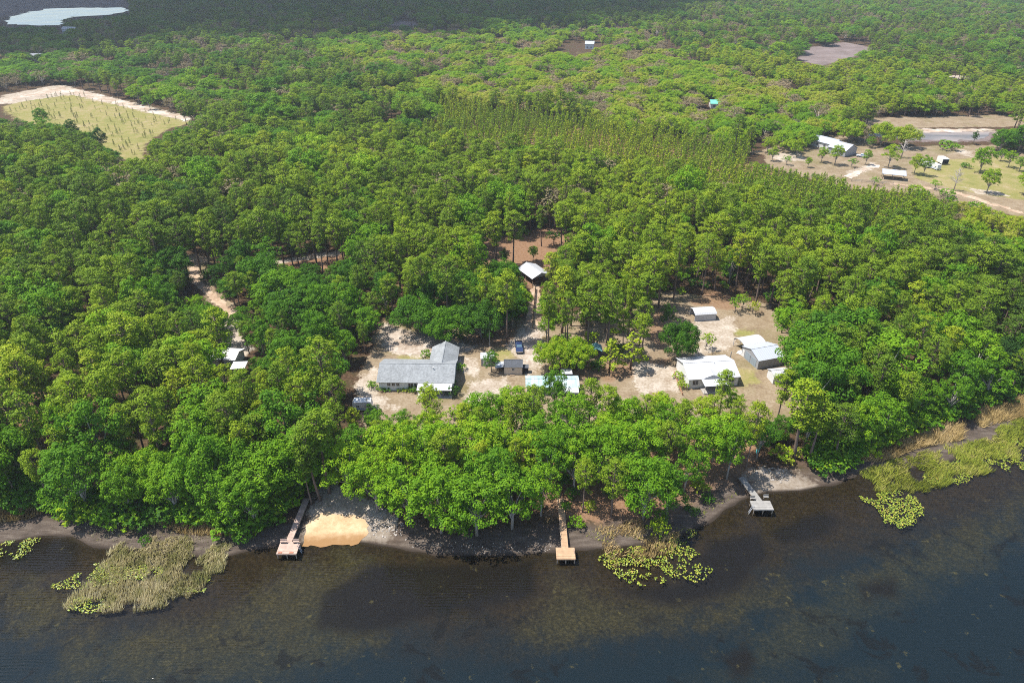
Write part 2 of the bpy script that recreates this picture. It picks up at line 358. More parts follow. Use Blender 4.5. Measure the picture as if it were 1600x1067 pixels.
M_beach = sandmat('beach_sand', (.34,.22,.12),(.45,.32,.19),(.52,.40,.26))
def wet_edge(m):
    q = N(m.node_tree); b_ = next(n for n in m.node_tree.nodes if n.type == 'BSDF_PRINCIPLED'); src = b_.inputs['Base Color'].links[0].from_socket
    sep = q.n('ShaderNodeSeparateXYZ'); co = q.coord('Object'); q.link(co, sep.inputs[0]); f = q.math('ADD', sep.outputs['Z'], q.math('MULTIPLY', q.math('SUBTRACT', q.noise(.6, 4, .6, co), .5), .22))
    fp = q.step(q.noise(2.6, 3, .6, co), .58, .70)
    c = q.mix(q.math('MULTIPLY', fp, .30), src, (.24,.16,.09)); q.link(q.mix(q.step(f, .07, .27), (.25,.145,.065), c), b_.inputs['Base Color'])
wet_edge(M_beach)
M_white = sandmat('white_sand', (.17,.12,.085),(.29,.235,.185),(.43,.38,.33))
M_track = sandmat('track_sand', (.18,.115,.075),(.32,.23,.16),(.44,.35,.26))
M_road = sandmat('pale_road', (.22,.16,.11),(.35,.28,.22),(.50,.45,.40), .4)
sheet('beach', [(468,846),(476,818),(490,802),(512,797),(545,800),(568,806),(574,826),(566,838),(540,845),(500,847)], M_beach, .8, .03)
sheet('driveway', [(598,528),(606,512),(640,518),(700,534),(742,540),(738,547),(690,550),(640,556),(605,548)], M_white, .9)
sheet('driveway', [(812,535),(822,512),(842,512),(846,540),(842,560),(828,572),(818,560)], M_white, .9)
sheet('dirt_path', [(822,505),(826,470),(834,445),(843,448),(846,480),(846,512)], M_track, .9)
sheet('dirt_path', [(290,403),(326,403),(327,410),(308,413),(316,438),(346,468),(370,488),(360,498),(330,470),(300,440)], M_track, 1.2)
sheet('sandy_road', [(420,409),(470,402),(530,393),(532,399),(470,409),(420,415)], M_white, 1.2)
sheet('sandy_road', [(-40,166),(0,157),(60,144),(95,136),(112,139),(170,152),(250,173),(298,187),(292,190),(240,178),(160,159),(108,146),(60,150),(0,162),(-40,171)], M_road, 3.0, .05)
sheet('sandy_road', [(1322,275),(1362,257),(1374,258),(1338,274),(1330,280)], M_road, 2.0, .04)
sheet('dirt_track', [(1395,287),(1440,290),(1500,301),(1600,333),(1600,337),(1500,305),(1440,293),(1395,290)], M_track, 2.0, .04)
sheet('pond_bank', [(1350,203),(1400,201),(1480,202),(1545,202),(1555,205),(1480,207),(1350,207)], M_road, 3.0, .05)
pw, nt = mat('pond_water'); q = N(nt)
q.out(q.bsdf((.035,.045,.06), .12, .5, q.bump(q.noise(.5, 3, .6, q.coord('Object')), .15, .1)))
sheet('pond_water', [(8,33),(30,22),(80,14),(140,13),(196,13),(204,17),(180,23),(110,27),(95,40),(60,41),(15,38)], pw, 9., .12)
bm_, nt = mat('pond_shallow'); q = N(nt); n1 = q.noise(.05, 5, .6, q.scale(q.coord('Object'), (.5,2,1)))
q.out(q.bsdf(q.ramp(n1, [(.35,(.10,.095,.09)),(.5,(.19,.165,.15)),(.65,(.27,.22,.19))]), .35, .4))
sheet('pond_water', [(1350,209),(1420,208),(1480,208),(1548,207),(1540,216),(1500,221),(1420,218),(1360,213)], bm_, 3., .06)

# ------------------------------------------------------------------ materials for objects
M_shingle = simple('grey_shingle', (.225,.24,.25), .9, .15, .3, 2.2, bumps=.3)
M_darkroof = simple('charcoal_shingle', (.085,.092,.105), .9, .15, .25, 3)
M_whitewall = planks('white_siding', (.62,.62,.60), 'Z', .2, .06)
M_greywall = planks('pale_grey_siding', (.72,.77,.80), 'Z', .2, .08)
M_beigewall = planks('beige_siding', (.62,.53,.43), 'Z', .25, .10)
M_trim = simple('white_trim', (.62,.62,.60), .6, .3, .06)
M_glass = simple('window_glass', (.03,.035,.045), .08, .6, .2)
M_metalwhite = ribbed('white_metal', (.42,.43,.45), 'X', .5, .5, (.44,.43,.42), .4)
M_metalwhiteY = ribbed('white_metal_cross', (.38,.39,.41), 'Y', .5, .5, (.42,.41,.40), .4)
M_metalgrey = ribbed('galvanised_metal', (.36,.39,.44), 'X', .6, .5, (.34,.34,.36), .4)
M_metalteal = ribbed('pale_teal_metal', (.29,.41,.44), 'X', .9, .5, (.54,.55,.55), .9)
M_metalwall = ribbed('grey_metal_wall', (.30,.31,.325), 'X', .4, .5, (.28,.27,.26), .4)
M_metalwallY = ribbed('blue_grey_metal_wall', (.25,.30,.34), 'Y', .9, .5, (.16,.18,.2), .4)
M_green = ribbed('green_metal', (.12,.42,.33), 'X', .8, .5, (.2,.45,.38), .3)
M_dark = simple('dark_interior', (.03,.03,.035), .9, .1)
M_wood = simple('weathered_wood', (.22,.16,.11), .9, .15, .3, 4)
M_woodgrey = simple('grey_timber', (.30,.28,.26), .9, .15, .3, 4)
M_deckpink = planks('pinkish_deck_boards', (.42,.31,.255), 'Y', .14)
M_decktan = planks('tan_deck_boards', (.41,.27,.165), 'Y', .14)
M_deckgrey = planks('grey_deck_boards', (.27,.26,.245), 'Y', .14)
M_post = simple('dock_post', (.26,.22,.18), .9, .15, .3, 5)
M_navy = simple('navy_car_paint', (.018,.03,.085), .25, .6, .1)
M_rubber = simple('tyre_rubber', (.02,.02,.022), .85, .1)
M_chrome = simple('chrome', (.6,.6,.62), .2, .6, .05, metal=.9)
M_carglass = simple('car_glass', (.10,.17,.22), .06, .8, .1)
M_lamp = simple('lamp_lens', (.8,.8,.78), .15, .6, .05)
M_rvwhite = simple('rv_white', (.62,.62,.61), .4, .4, .05)
M_red = simple('red_paint', (.45,.03,.03), .5, .4)
M_teal = simple('teal_plastic', (.05,.35,.36), .4, .4)
M_blue = simple('blue_tarp', (.05,.16,.40), .6, .3)
M_brick = simple('red_brown_rail', (.42,.22,.13), .9, .1)

LANDMARKS = []    # (screen x, screen y, phrase)
def mark(x, y, phrase): LANDMARKS.append((x, y, phrase))

def window(parent, x, z, w_, h_, y=0.0, face='front'):
    """a window on the wall plane; frame 3 cm proud, pane set in"""
    b = MB(); t = .07
    def bb(u0,u1,z0,z1,d0,d1):
        if face == 'front': return (u0,u1,y-d1,y-d0,z0,z1)
        return (y-d1,y-d0,u0,u1,z0,z1)
    b.box(*bb(x, x+w_, z, z+t, .004, .05)); b.box(*bb(x, x+w_, z+h_-t, z+h_, .004, .05))
    b.box(*bb(x, x+t, z+t, z+h_-t, .004, .05)); b.box(*bb(x+w_-t, x+w_, z+t, z+h_-t, .004, .05)); b.box(*bb(x+w_/2-.025, x+w_/2+.025, z+t, z+h_-t, .004, .045))
    o = b.build('window', M_trim, parent)
    p = MB(); p.box(*bb(x+t, x+w_-t, z+t, z+h_-t, .006, .02)); p.build('pane', M_glass, o); return o
def gable_x(parent, w_, d, hw, hr, wallm, roofm, over=.35, x0=0, y0=0, t=.14, name='roof'):
    """walls plus a gable roof whose ridge runs along x"""
    if wallm:
        b = MB(); b.prism_x([(y0,0),(y0+d,0),(y0+d,hw),(y0+d/2,hr),(y0,hw)], x0, x0+w_); b.build('wall', wallm, parent)
    s = (hr-hw)/(d/2); b = MB(); e = .03
    b.slab((x0-over,y0-over,hw-over*s+e),(x0+w_+over,y0-over,hw-over*s+e),(x0+w_+over,y0+d/2,hr+e),(x0-over,y0+d/2,hr+e), t)
    b.slab((x0-over,y0+d/2,hr+e),(x0+w_+over,y0+d/2,hr+e),(x0+w_+over,y0+d+over,hw-over*s+e),(x0-over,y0+d+over,hw-over*s+e), t)
    b.box(x0-over, x0+w_+over, y0+d/2-.14, y0+d/2+.14, hr+e+t-.05, hr+e+t+.05)
    return b.build(name, roofm, parent)
def gable_y(parent, w_, d, hw, hr, wallm, roofm, over=.35, x0=0, y0=0, t=.14, name='roof', oy0=None):
    if wallm:
        b = MB(); b.prism_y([(x0,0),(x0+w_,0),(x0+w_,hw),(x0+w_/2,hr),(x0,hw)], y0, y0+d); b.build('wall', wallm, parent)
    s = (hr-hw)/(w_/2); b = MB(); e = .03; f0 = y0-(over if oy0 is None else oy0)
    b.slab((x0-over,f0,hw-over*s+e),(x0+w_/2,f0,hr+e),(x0+w_/2,y0+d+over,hr+e),(x0-over,y0+d+over,hw-over*s+e), t)
    b.slab((x0+w_/2,f0,hr+e),(x0+w_+over,f0,hw-over*s+e),(x0+w_+over,y0+d+over,hw-over*s+e),(x0+w_/2,y0+d+over,hr+e), t)
    b.box(x0+w_/2-.14, x0+w_/2+.14, f0, y0+d+over, hr+e+t-.05, hr+e+t+.05)
    return b.build(name, roofm, parent)
def place(pa, pb):
    a, b_ = at(*pa), at(*pb); d = b_-a
    return a, math.atan2(d.y, d.x), math.hypot(d.x, d.y)

# --- main grey-roofed house
h = thing('house', 'long pale grey house with grey shingle roof and white porch roof, left of the clearing', 'house', at(593,610), R(-1))
W, D = 17.9, 9.6
gable_x(h, W, D, 2.7, 4.6, M_greywall, M_shingle, .45)
b = MB(); b.prism_y([(11.6,0),(17.8,0),(17.8,2.66),(14.7,4.3),(11.6,2.66)], D+.003, D+6.2); b.build('wing_wall', M_greywall, h)
gable_y(h, 6.2, 6.2, 2.66, 4.3, None, M_shingle, .4, 11.6, D, .14, 'wing_roof', oy0=4.2)
for x, w_, z in ((2.0,.85,1.35),(3.1,.85,1.35),(4.2,.85,1.35),(7.1,1.25,.95),(8.55,1.25,.95)): window(h, x, z, w_, 2.35-z, -.003)
b = MB(); b.slab((9.6,-3.1,2.25),(17.9,-3.1,2.25),(17.9,-.47,2.5),(9.6,-.47,2.5), .10); b.build('porch_roof', M_metalwhite, h)
for x in (9.8,12.5,15.1,17.7): bx('post', M_trim, h, x-.06, x+.06, -2.98, -2.86, 0, 2.245)
b = MB(); b.cyl(13.0, 3.2, 3.7, 4.75, .10); b.box(12.85,13.15,3.05,3.35,4.75,4.82); b.build('vent_pipe', M_trim, h)
bx('porch_floor', simple('concrete_slab', (.42,.40,.37), .9), h, 9.6, 17.9, -3.0, -.01, 0, .10)
bx('door', M_trim, h, 10.6, 11.5, -.05, -.004, .12, 2.1)
mark(650, 600, 'long grey-roofed house')
# --- open shelter up the lane
p0 = at(832,447); h = thing('open_shelter', 'open-sided shelter with a pale metal gable roof at the end of the fenced lane', 'shelter', p0, R(30))
gable_y(h, 6.2, 8.5, 2.7, 3.9, None, M_metalwhiteY, .4, 0, 0, .08)
for x in (.1,6.1):
    for y in (.1,4.2,8.4): bx('post', M_wood, h, x-.09, x+.09, y-.09, y+.09, 0, 2.72)
b = MB(); b.prism_y([(0.0,2.66),(6.2,2.66),(3.1,3.86)], .02, .08); b.build('gable_panel', M_metalgrey, h)
bx('side_wall', M_metalwall, h, .4, 5.9, 8.0, 8.1, 0, 2.6); bx('pen_rail', M_wood, h, .25, 5.95, .06, .14, .9, 1.05)
bx('stall_wall', M_wood, h, 3.0, 3.1, 1.5, 7.9, 0, 1.6); mark(833, 440, 'open shelter')
# --- small shed with charcoal roof
o, rz, L = place((788,585),(816,585)); h = thing('garden_shed', 'small beige shed with a charcoal roof and a dark lean-to on its left', 'shed', o, rz)
gable_x(h, 4.5, 3.4, 2.2, 3.1, M_beigewall, M_darkroof, .15)
window(h, 1.9, 1.15, .7, .75, -.003)
b = MB(); b.slab((-2.3,.2,1.75),(-.2,.2,2.0),(-.2,3.0,2.0),(-2.3,3.0,1.75), .07); b.build('lean_to_roof', M_metalgrey, h)
for y in (.3,2.8): bx('post', M_wood, h, -2.2, -2.08, y, y+.12, 0, 1.76)
bx('back_panel', M_dark, h, -2.05, -.05, 2.5, 2.58, 0, 1.7)
bx('step', M_wood, h, 1.5, 2.6, -.7, -.03, 0, .15); mark(800, 578, 'charcoal-roofed shed')
# wire cage beside the shed
c_ = at(821,581); h = thing('chicken_coop', 'small dark wire pen standing right of the charcoal-roofed shed', 'pen', c_)
b = MB()
for x in (-.7,.7):
    for y in (-.6,.6): bx('post', M_wood, h, x-.04,x+.04,y-.04,y+.04,0,1.6)
b = MB(); b.slab((-.8,-.7,1.6),(.8,-.7,1.6),(.8,.7,1.8),(-.8,.7,1.8),.05); b.build('roof', M_darkroof, h)
for y in (-.62,.60): bx('mesh_side', M_dark, h, -.65, .65, y, y+.02, .05, 1.1)
# --- small white shed behind the round tree
o = at(752,572); h = thing('storage_shed', 'small white metal shed half hidden behind the small round tree', 'shed', o, R(2))
gable_x(h, 3.4, 2.8, 2.3, 2.9, M_metalwall, M_metalwhite, .15, t=.06); bx('door', M_trim, h, .5, 1.6, -.05, -.004, 0, 2.0)
# --- long white metal-roofed mobile home
o, rz, L = place((823,617),(902,617)); h = thing('mobile_home', 'long mobile home with streaked white and pale teal metal roof, behind the lakefront trees', 'house', o, rz)
gable_x(h, 12.3, 4.4, 2.5, 3.1, M_whitewall, M_metalteal, .3, t=.08)
b = MB(); b.slab((8.6,4.5,3.05),(11.2,4.5,3.05),(11.2,7.4,2.6),(8.6,7.4,2.6),.08); b.build('porch_roof', M_metalwhite, h)
for x in (8.7,11.05): bx('post', M_wood, h, x, x+.1, 7.2, 7.3, 0, 2.58)
for x in (1.2,4.0,7.0,10.0): window(h, x, 1.1, 1.1, 1.0, -.003)
b = MB(); b.slab((8.8,-2.2,2.2),(12.3,-2.2,2.2),(12.3,-.32,2.45),(8.8,-.32,2.45),.07); b.build('awning', M_metalwhite, h)
for x in (8.9,12.1): bx('post', M_wood, h, x, x+.1, -2.15, -2.05, 0, 2.2)
bx('door', M_trim, h, 9.2, 10.0, -.05, -.004, .2, 2.2) if False else None
mark(862, 600, 'white-roofed mobile home')
# --- white house on the right
o, rz, L = place((1075,607),(1152,602)); h = thing('house', 'white house with a bright white metal roof and gabled front porch, right of the clearing', 'house', o, rz)
gable_x(h, 12.4, 9.4, 2.8, 4.3, M_whitewall, M_metalwhite, .35, t=.08)
window(h, .9, .9, 1.5, 1.4, -.003); window(h, 9.9, 1.2, 1.5, 1.0, -.003); window(h, 2.6, 1.2, .7, 1.0, 0, 'side')
b = MB(); b.slab((2.9,-3.0,2.35),(8.6,-3.0,2.35),(8.6,-.37,2.62),(2.9,-.37,2.62),.09); b.build('porch_roof', M_metalwhite, h)
b = MB(); b.slab((3.6,-.36,2.95),(5.7,-.36,3.75),(5.7,2.6,3.78),(3.6,1.2,3.0),.07); b.slab((5.7,-.36,3.75),(7.8,-.36,2.95),(7.8,1.2,3.0),(5.7,2.6,3.78),.07)
b.prism_y([(3.6,2.72),(7.8,2.72),(7.8,2.95),(5.7,3.74),(3.6,2.95)], -.34, -.28); b.build('porch_gable', M_metalwhite, h)
for x in (3.0,5.7,8.4): bx('post', M_trim, h, x, x+.1, -2.9, -2.8, 0, 2.36)
bx('door', M_metalgrey, h, 5.2, 6.1, -.05, -.004, .1, 2.15)
b = MB(); b.cyl(7.5, 4.0, 3.9, 4.5, .09); b.build('vent_pipe', M_metalgrey, h)
bx('porch_floor', M_woodgrey, h, 2.9, 8.6, -2.95, -.01, 0, .25); mark(1108, 590, 'white-roofed house')
# --- white carport
o, rz, L = place((1085,502),(1121,500)); h = thing('carport', 'small white metal carport with closed front side at the back of the right clearing', 'carport', o, rz)
prof = [(-.1,2.0),(.35,2.35),(2.1,2.85),(3.85,2.35),(4.3,2.0)]
b = MB()
for (ya,za),(yb,zb) in zip(prof[:-1],prof[1:]): b.slab((-.15,ya,za),(6.4,ya,za),(6.4,yb,zb),(-.15,yb,zb),.05)
b.build('roof', M_metalwhite, h); bx('side_wall', M_metalwhite, h, 0, 6.25, .0, .05, 0, 1.98); bx('back_wall', M_metalgrey, h, 0, 6.25, 4.1, 4.15, 0, 1.98)
for x in (.05,2.1,4.1,6.15):
    for y in (.1,4.05): bx('post', M_metalgrey, h, x-.04, x+.04, y-.04, y+.04, 0, 2.2)
mark(1102, 495, 'white carport')
# --- grey metal garage and the arched carport behind it
o, rz, L = place((1183,577),(1221,570)); h = thing('garage', 'grey metal garage with pale blue-grey gable roof, in front of the arched carport', 'garage', o, rz)
gable_x(h, 7.4, 7.2, 2.6, 3.9, M_metalwall, M_metalgrey, .2, t=.06)
for y in (.9,3.4): bx('garage_door', M_metalwallY, h, -.06, -.004, y, y+2.2, .02, 2.2)
bx('side_door', M_trim, h, -.06, -.004, 6.0, 6.8, .02, 2.0); mark(1195, 560, 'grey metal garage')
o2 = at(1166,557); h = thing('carport', 'open carport with an arched white metal roof right behind the grey garage', 'carport', o2+Vector((-.6,.6,0)), rz)
b = MB(); pr = [(-.1+5.2*(1-math.cos(math.pi*k/10))/2, 1.9+1.25*math.sin(math.pi*k/10)) for k in range(11)]
for (ya,za),(yb,zb) in zip(pr[:-1],pr[1:]): b.slab((0,ya,za),(6.6,ya,za),(6.6,yb,zb),(0,yb,zb),.05)
b.build('roof', M_metalwhite, h)
for x in (.1,2.2,4.4,6.5):
    for y in (.0,5.0): bx('post', M_metalgrey, h, x-.05, x+.05, y-.05, y+.05, 0, 1.95)
bx('side_wall', M_metalgrey, h, .1, 6.5, .06, .10, 0, 1.85)
# sheet of plastic on the ground beside it
c_ = at(1150,552); b = MB(); n = 9
for i in range(n+1):
    for j in range(5):
        b.v.append((i*.55+.15*math.sin(j*2.1+i), j*.55+.2*math.sin(i*1.3), .06+.10*abs(mnoise.noise((i*.7,j*.7,2.)))))
b.f = [(i*5+j,(i+1)*5+j,(i+1)*5+j+1,i*5+j+1) for i in range(n) for j in range(4)]
o = b.build('tarp', simple('pale_plastic', (.75,.70,.64), .5)); o.location = c_; o.rotation_euler = (0,0,R(-42)); m = o.modifiers.new('thick','SOLIDIFY'); m.thickness = .02
tag(o, 'pale crumpled tarp lying on the ground left of the arched carport', 'tarp')
# --- little white-roofed shed behind the tall pine at right
o = at(1207,600); h = thing('storage_shed', 'small white-roofed shed half hidden behind the pine beside the grey garage', 'shed', o, R(8))
gable_x(h, 4.0, 3.2, 2.3, 3.0, M_whitewall, M_metalwhite, .2, t=.06)
# --- buildings in the left woods
o = at(332,572); h = thing('house', 'white house glimpsed under the trees beside the sandy track on the left', 'house', o, R(-6))
gable_x(h, 6.4, 5.0, 2.4, 3.2, M_whitewall, simple('pale_roof', (.55,.54,.52), .7), .3, t=.08); window(h, 2, .9, 1.1, 1.1, -.003); mark(350, 558, 'left woods white house')
o = at(362,588); h = thing('canopy_tent', 'white peaked canopy among the trees right of the house in the left woods', 'canopy', o, R(5))
b = MB(); b.add([(0,0,2.2),(3.6,0,2.2),(3.6,3.4,2.2),(0,3.4,2.2),(1.8,1.7,3.2),(0,0,2.0),(3.6,0,2.0),(3.6,3.4,2.0),(0,3.4,2.0)],
               [(0,1,4),(1,2,4),(2,3,4),(3,0,4),(5,6,1,0),(6,7,2,1),(7,8,3,2),(8,5,0,3)]); b.build('canopy', M_rvwhite, h)
for x in (.05,3.55):
    for y in (.05,3.35): bx('leg', M_metalgrey, h, x-.03, x+.03, y-.03, y+.03, 0, 2.05)
# --- trailer in trees front-left of the grey house
def trailer(name, label, loc, rz, L=4.2, stripe=None):
    h = thing(name, label, 'trailer', loc, rz)
    b = MB(); b.prism_y([(0,.45),(L,.45),(L+.25,1.2),(L,2.6),(.3,2.75),(0,2.4)], -1.0, 1.0); o = b.build('body', M_rvwhite, h)
    for x in (.8,L-1.5): window(h, x, 1.3, .8, .6, -1.003)
    bx('stripe', stripe or M_blue, h, .1, L-.1, -1.012, -1.004, .8, .98); bx('roof_hatch', M_metalgrey, h, 1.2, 1.7, -.3, .3, 2.68, 2.86)
    for y in (-.93,.78):
        w_ = MB(); w_.tube([(L*.5,y,.34),(L*.5,y+.16,.34)], .34, 14); w_.build('wheel', M_rubber, h)
    t = MB(); t.tube([(L,0,.5),(L+1.1,0,.5)], .05, 6); t.build('hitch', M_metalgrey, h); return h
trailer('camper_trailer', 'white camper trailer under the trees left of the grey-roofed house', at(553,640), R(4))
# --- dark green roofed stall under the pines right of the yellow-green tree
o = at(924,560); h = thing('storage_shed', 'small dark shed with teal roof under the pines right of the yellow-green oaks', 'shed', o, 0)
gable_y(h, 2.6, 3.0, 2.2, 2.8, simple('dark_boards', (.06,.06,.065), .9), simple('teal_roof', (.16,.34,.35), .6), .2, t=.06); bx('door', M_wood, h, .8, 1.8, -.05, -.004, 0, 1.9)

# --- navy pickup
def car(name, label, loc, rz, paint, bed=True):
    h = thing(name, label, 'pickup' if bed else 'car', loc, rz)         # faces -y
    b = MB()
    prof = [(-2.75,.45),(2.75,.45),(2.75,1.02),(.9,1.05),(-1.05,1.05),(-2.6,.92),(-2.75,.8)]
    b.prism_x(prof, -.95, .95); body = b.build('body', paint, h)
    md = body.modifiers.new('bevel','BEVEL'); md.width = .07; md.segments = 2
    b = MB(); b.add([(-.85,-1.05,1.05),(.85,-1.05,1.05),(.85,1.0,1.05),(-.85,1.0,1.05),(-.70,-.35,1.68),(.70,-.35,1.68),(.70,.85,1.68),(-.70,.85,1.68)],
                    [(4,5,6,7),(0,1,5,4),(1,2,6,5),(2,3,7,6),(3,0,4,7)]); cabin = b.build('cabin', paint, h)
    b = MB(); b.slab((-.72,-.97,1.14),(.72,-.97,1.14),(.62,-.45,1.61),(-.62,-.45,1.61),.02); b.build('windshield', M_carglass, h)
    for s in (-1,1):
        b = MB(); a = [(s*.853,-.75,1.14),(s*.853,.85,1.14),(s*.735,.75,1.6),(s*.735,-.35,1.6)]
        if s < 0: a = [a[1],a[0],a[3],a[2]]
        b.slab(*a, .015); b.build('side_window', M_carglass, h)
        for y in (-1.75,1.75):
            w_ = MB(); w_.tube([(s*.98,y,.38),(s*.74,y,.38)], .38, 16); o = w_.build('wheel', M_rubber, h)
            r_ = MB(); r_.tube([(s*1.0,y,.38),(s*.982,y,.38)], .22, 12); r_.build('rim', M_chrome, o)
        bx('headlight', M_lamp, h, s*.72-.16, s*.72+.16, -2.78, -2.752, .68, .84)
        bx('mirror', paint, h, s*1.02-.1, s*1.02+.1, -.95, -.85, 1.1, 1.28)
    bx('grille', M_chrome, h, -.5, .5, -2.79, -2.753, .55, .8)
    if bed: bx('truck_bed', M_dark, h, -.8, .8, 1.1, 2.6, 1.03, 1.06)
    return h
car('pickup_truck', 'dark blue pickup truck parked on the sandy drive above the charcoal-roofed shed', at(811,545), R(3), M_navy); mark(811, 545, 'dark blue pickup')

# --- fences
def fence(name, label, a, b_, h=1.3, gap=2.4, rails=2, m=None, board=False):
    a, b_ = Vector(a), Vector(b_); L = (b_-a).length; rz = math.atan2(b_.y-a.y, b_.x-a.x)
    t = thing(name, label, 'fence', a, rz); n = max(2, int(L/gap))
    for i in range(n+1):
        x = L*i/n; bx('post', m or M_wood, t, x-.07, x+.07, -.07, .07, -.2, h)
    for k in range(rails):
        z = h*(.42+.45*k/max(1,rails-1)); bx('rail', m or M_wood, t, 0, L, .075, .115, z-.07, z+.07)
    if board:
        q_ = MB(); x = 0
        while x < L-.2: q_.box(x, x+.16, .12, .14, .05, h-.05); x += .22
        q_.build('picket', m or M_wood, t)
    return t
fence('wooden_fence', 'dark wooden fence running up the lane to the open shelter', at(832,514), at(837,452), 1.5, 2.2, 3, None, True)
fence('wooden_fence', 'low wooden rail fence across the lane above the yellow-green oaks', at(835,515), at(878,512), 1.2, 2.0, 2)
fence('wooden_fence', 'reddish low fence left of the white-roofed house', at(1066,618), at(1053,585), 1.0, 1.8, 2, M_brick)
fence('wire_fence', 'thin grey post fence beyond the pines at the edge of the right pasture', at(1330,284), at(1395,289), 1.2, 4., 2, M_woodgrey)
# --- poles
def pole(label, loc, h, arm=True):
    t = thing('utility_pole', label, 'pole', loc); b = MB(); b.tube([(0,0,-.3),(0,0,h)], [.16,.10], 8); b.build('shaft', M_woodgrey, t)
    if arm:
        bx('crossarm', M_woodgrey, t, -1.0, 1.0, .11, .21, h-.9, h-.76)
        for x in (-.85,0.3,.85):
            c = MB(); c.cyl(x, .16, h-.76, h-.55, .05, 6); c.build('insulator', M_trim, t)
    return t
pole('grey utility pole in front of the big oaks behind the grey-roofed house', at(765,541), 7.5)
pole('thin grey pole standing behind the white-roofed house', at(1139,570), 4.0, False)
pole('grey utility pole on the far road edge below the middle plantation', at(612,183), 10)

# --- docks
def dock(label, walk0, walk1, ww, plat, dm, zdeck=1.2, bench=(), ladder=None, cushions=()):
    x0, x1, y0, y1 = plat
    t = thing('dock', label, 'dock', (x0, y0, 0)); A = Vector((walk0[0]-x0, walk0[1]-y0)); B = Vector((walk1[0]-x0, walk1[1]-y0))
    W_, D_ = x1-x0, y1-y0
    bx('platform', dm, t, 0, W_, 0, D_, zdeck-.08, zdeck); 
    b = MB(); b.box(0, W_, -.05, -.004, zdeck-.24, zdeck-.01); b.box(0,W_,D_+.004,D_+.05,zdeck-.24,zdeck-.09); b.box(-.05,-.004,0,D_,zdeck-.24,zdeck-.01); b.box(W_+.004,W_+.05,0,D_,zdeck-.24,zdeck-.01); b.build('edge_beam', dm, t)
    b = MB(); n = (B-A).normalized(); s = Vector((-n.y, n.x))*ww/2; zB = zdeck-.006
    b.slab((A.x-s.x,A.y-s.y,zB-.08),(B.x-s.x,B.y-s.y,zB-.08),(B.x+s.x,B.y+s.y,zB-.08),(A.x+s.x,A.y+s.y,zB-.08),-.08 if False else .08); o = b.build('walkway', dm, t)
    b = MB()
    for sg in (-1,1):
        p_, q_ = A+s*sg*1.0, B+s*sg*1.0
        b.tube([(p_.x,p_.y,zB-.17),(q_.x,q_.y,zB-.17)], .07, 4)
    b.build('side_beam', M_post, t)
    for x in (.12, W_/2, W_-.12):
        for y in (.12, D_-.12): c = MB(); c.cyl(x, y, -2.2, zdeck-.1, .09, 8); c.build('post', M_post, t)
    L = (B-A).length; k = int(L/2.6)
    for i in range(k):
        for sg in (-1,1):
            p_ = A.lerp(B, (i+.6)/k)+s*sg*.9; c = MB(); c.cyl(p_.x, p_.y, -1.5, zdeck-.1, .07, 6); c.build('post', M_post, t)
    for (bx0,bx1,by0,by1) in bench:
        s_ = MB(); s_.box(bx0,bx1,by0,by1,zdeck+.40,zdeck+.46); o = s_.build('bench', dm, t)
        r_ = MB()
        for xx in (bx0+.08,bx1-.16): r_.box(xx,xx+.08,by0+.05,by1-.05,zdeck,zdeck+.397)
        r_.build('leg', M_post, o)
        k_ = MB(); k_.box(bx0,bx1,by1+.003,by1+.06,zdeck+.46,zdeck+.85); k_.build('backrest', dm, o)
    for (cx0,cx1,cy0,cy1) in cushions: bx('toe_block', M_red_wood, t, cx0, cx1, cy0, cy1, zdeck+.003, zdeck+.09)
    if ladder:
        lx, ly, dx = ladder; r_ = MB()
        for yy in (ly, ly+.45): r_.tube([(lx,yy,zdeck+.8),(lx+dx,yy,zdeck-.1),(lx+dx*2.6,yy,-.6)], .04, 6)
        for k in range(5): zz = zdeck-.25-k*.3; xx = lx+dx+(dx*1.6)*(k*.3+.15)/1.8; r_.tube([(xx,ly,zz),(xx,ly+.45,zz)], .03, 5)
        r_.build('ladder', M_metalgrey, t)
    return t
M_red_wood = simple('reddish_wood', (.33,.13,.08), .8)
zD = 1.2
def PD(x, y): return Vector(P(x, y, zD))
dock('pinkish wooden dock with two benches and a ladder beside the sand beach', PD(451,846), PD(479,778), 1.15, (PD(432,864).x, PD(463,864).x, PD(440,865).y, PD(440,846).y), M_deckpink, zD,
     bench=((.05,1.25,2.35,2.7),(2.35,3.5,2.35,2.7)), ladder=(3.5,1.3,.25), cushions=((.3,.95,.1,.4),(2.3,3.0,.1,.4)))
dock('tan wooden dock with a plain square platform in the middle of the shore', PD(883,857), PD(876,778), 1.2, (PD(870,873).x, PD(899,873).x, PD(870,873).y, PD(870,855).y), M_decktan, zD, ladder=(3.1,1.2,.15))
dock('grey weathered dock with two white benches near the right end of the shore', PD(1187,783), PD(1158,745), 1.25, (PD(1178,796).x, PD(1209,796).x, PD(1180,796).y, PD(1180,782).y), M_deckgrey, zD,
     bench=((.0,1.0,2.5,2.85),(2.75,3.75,2.9,3.25)), ladder=(.0,.25,-.3))
mark(455, 850, 'pinkish dock'); mark(884, 850, 'tan middle dock'); mark(1190, 780, 'grey right dock'); mark(525, 815, 'sand beach')

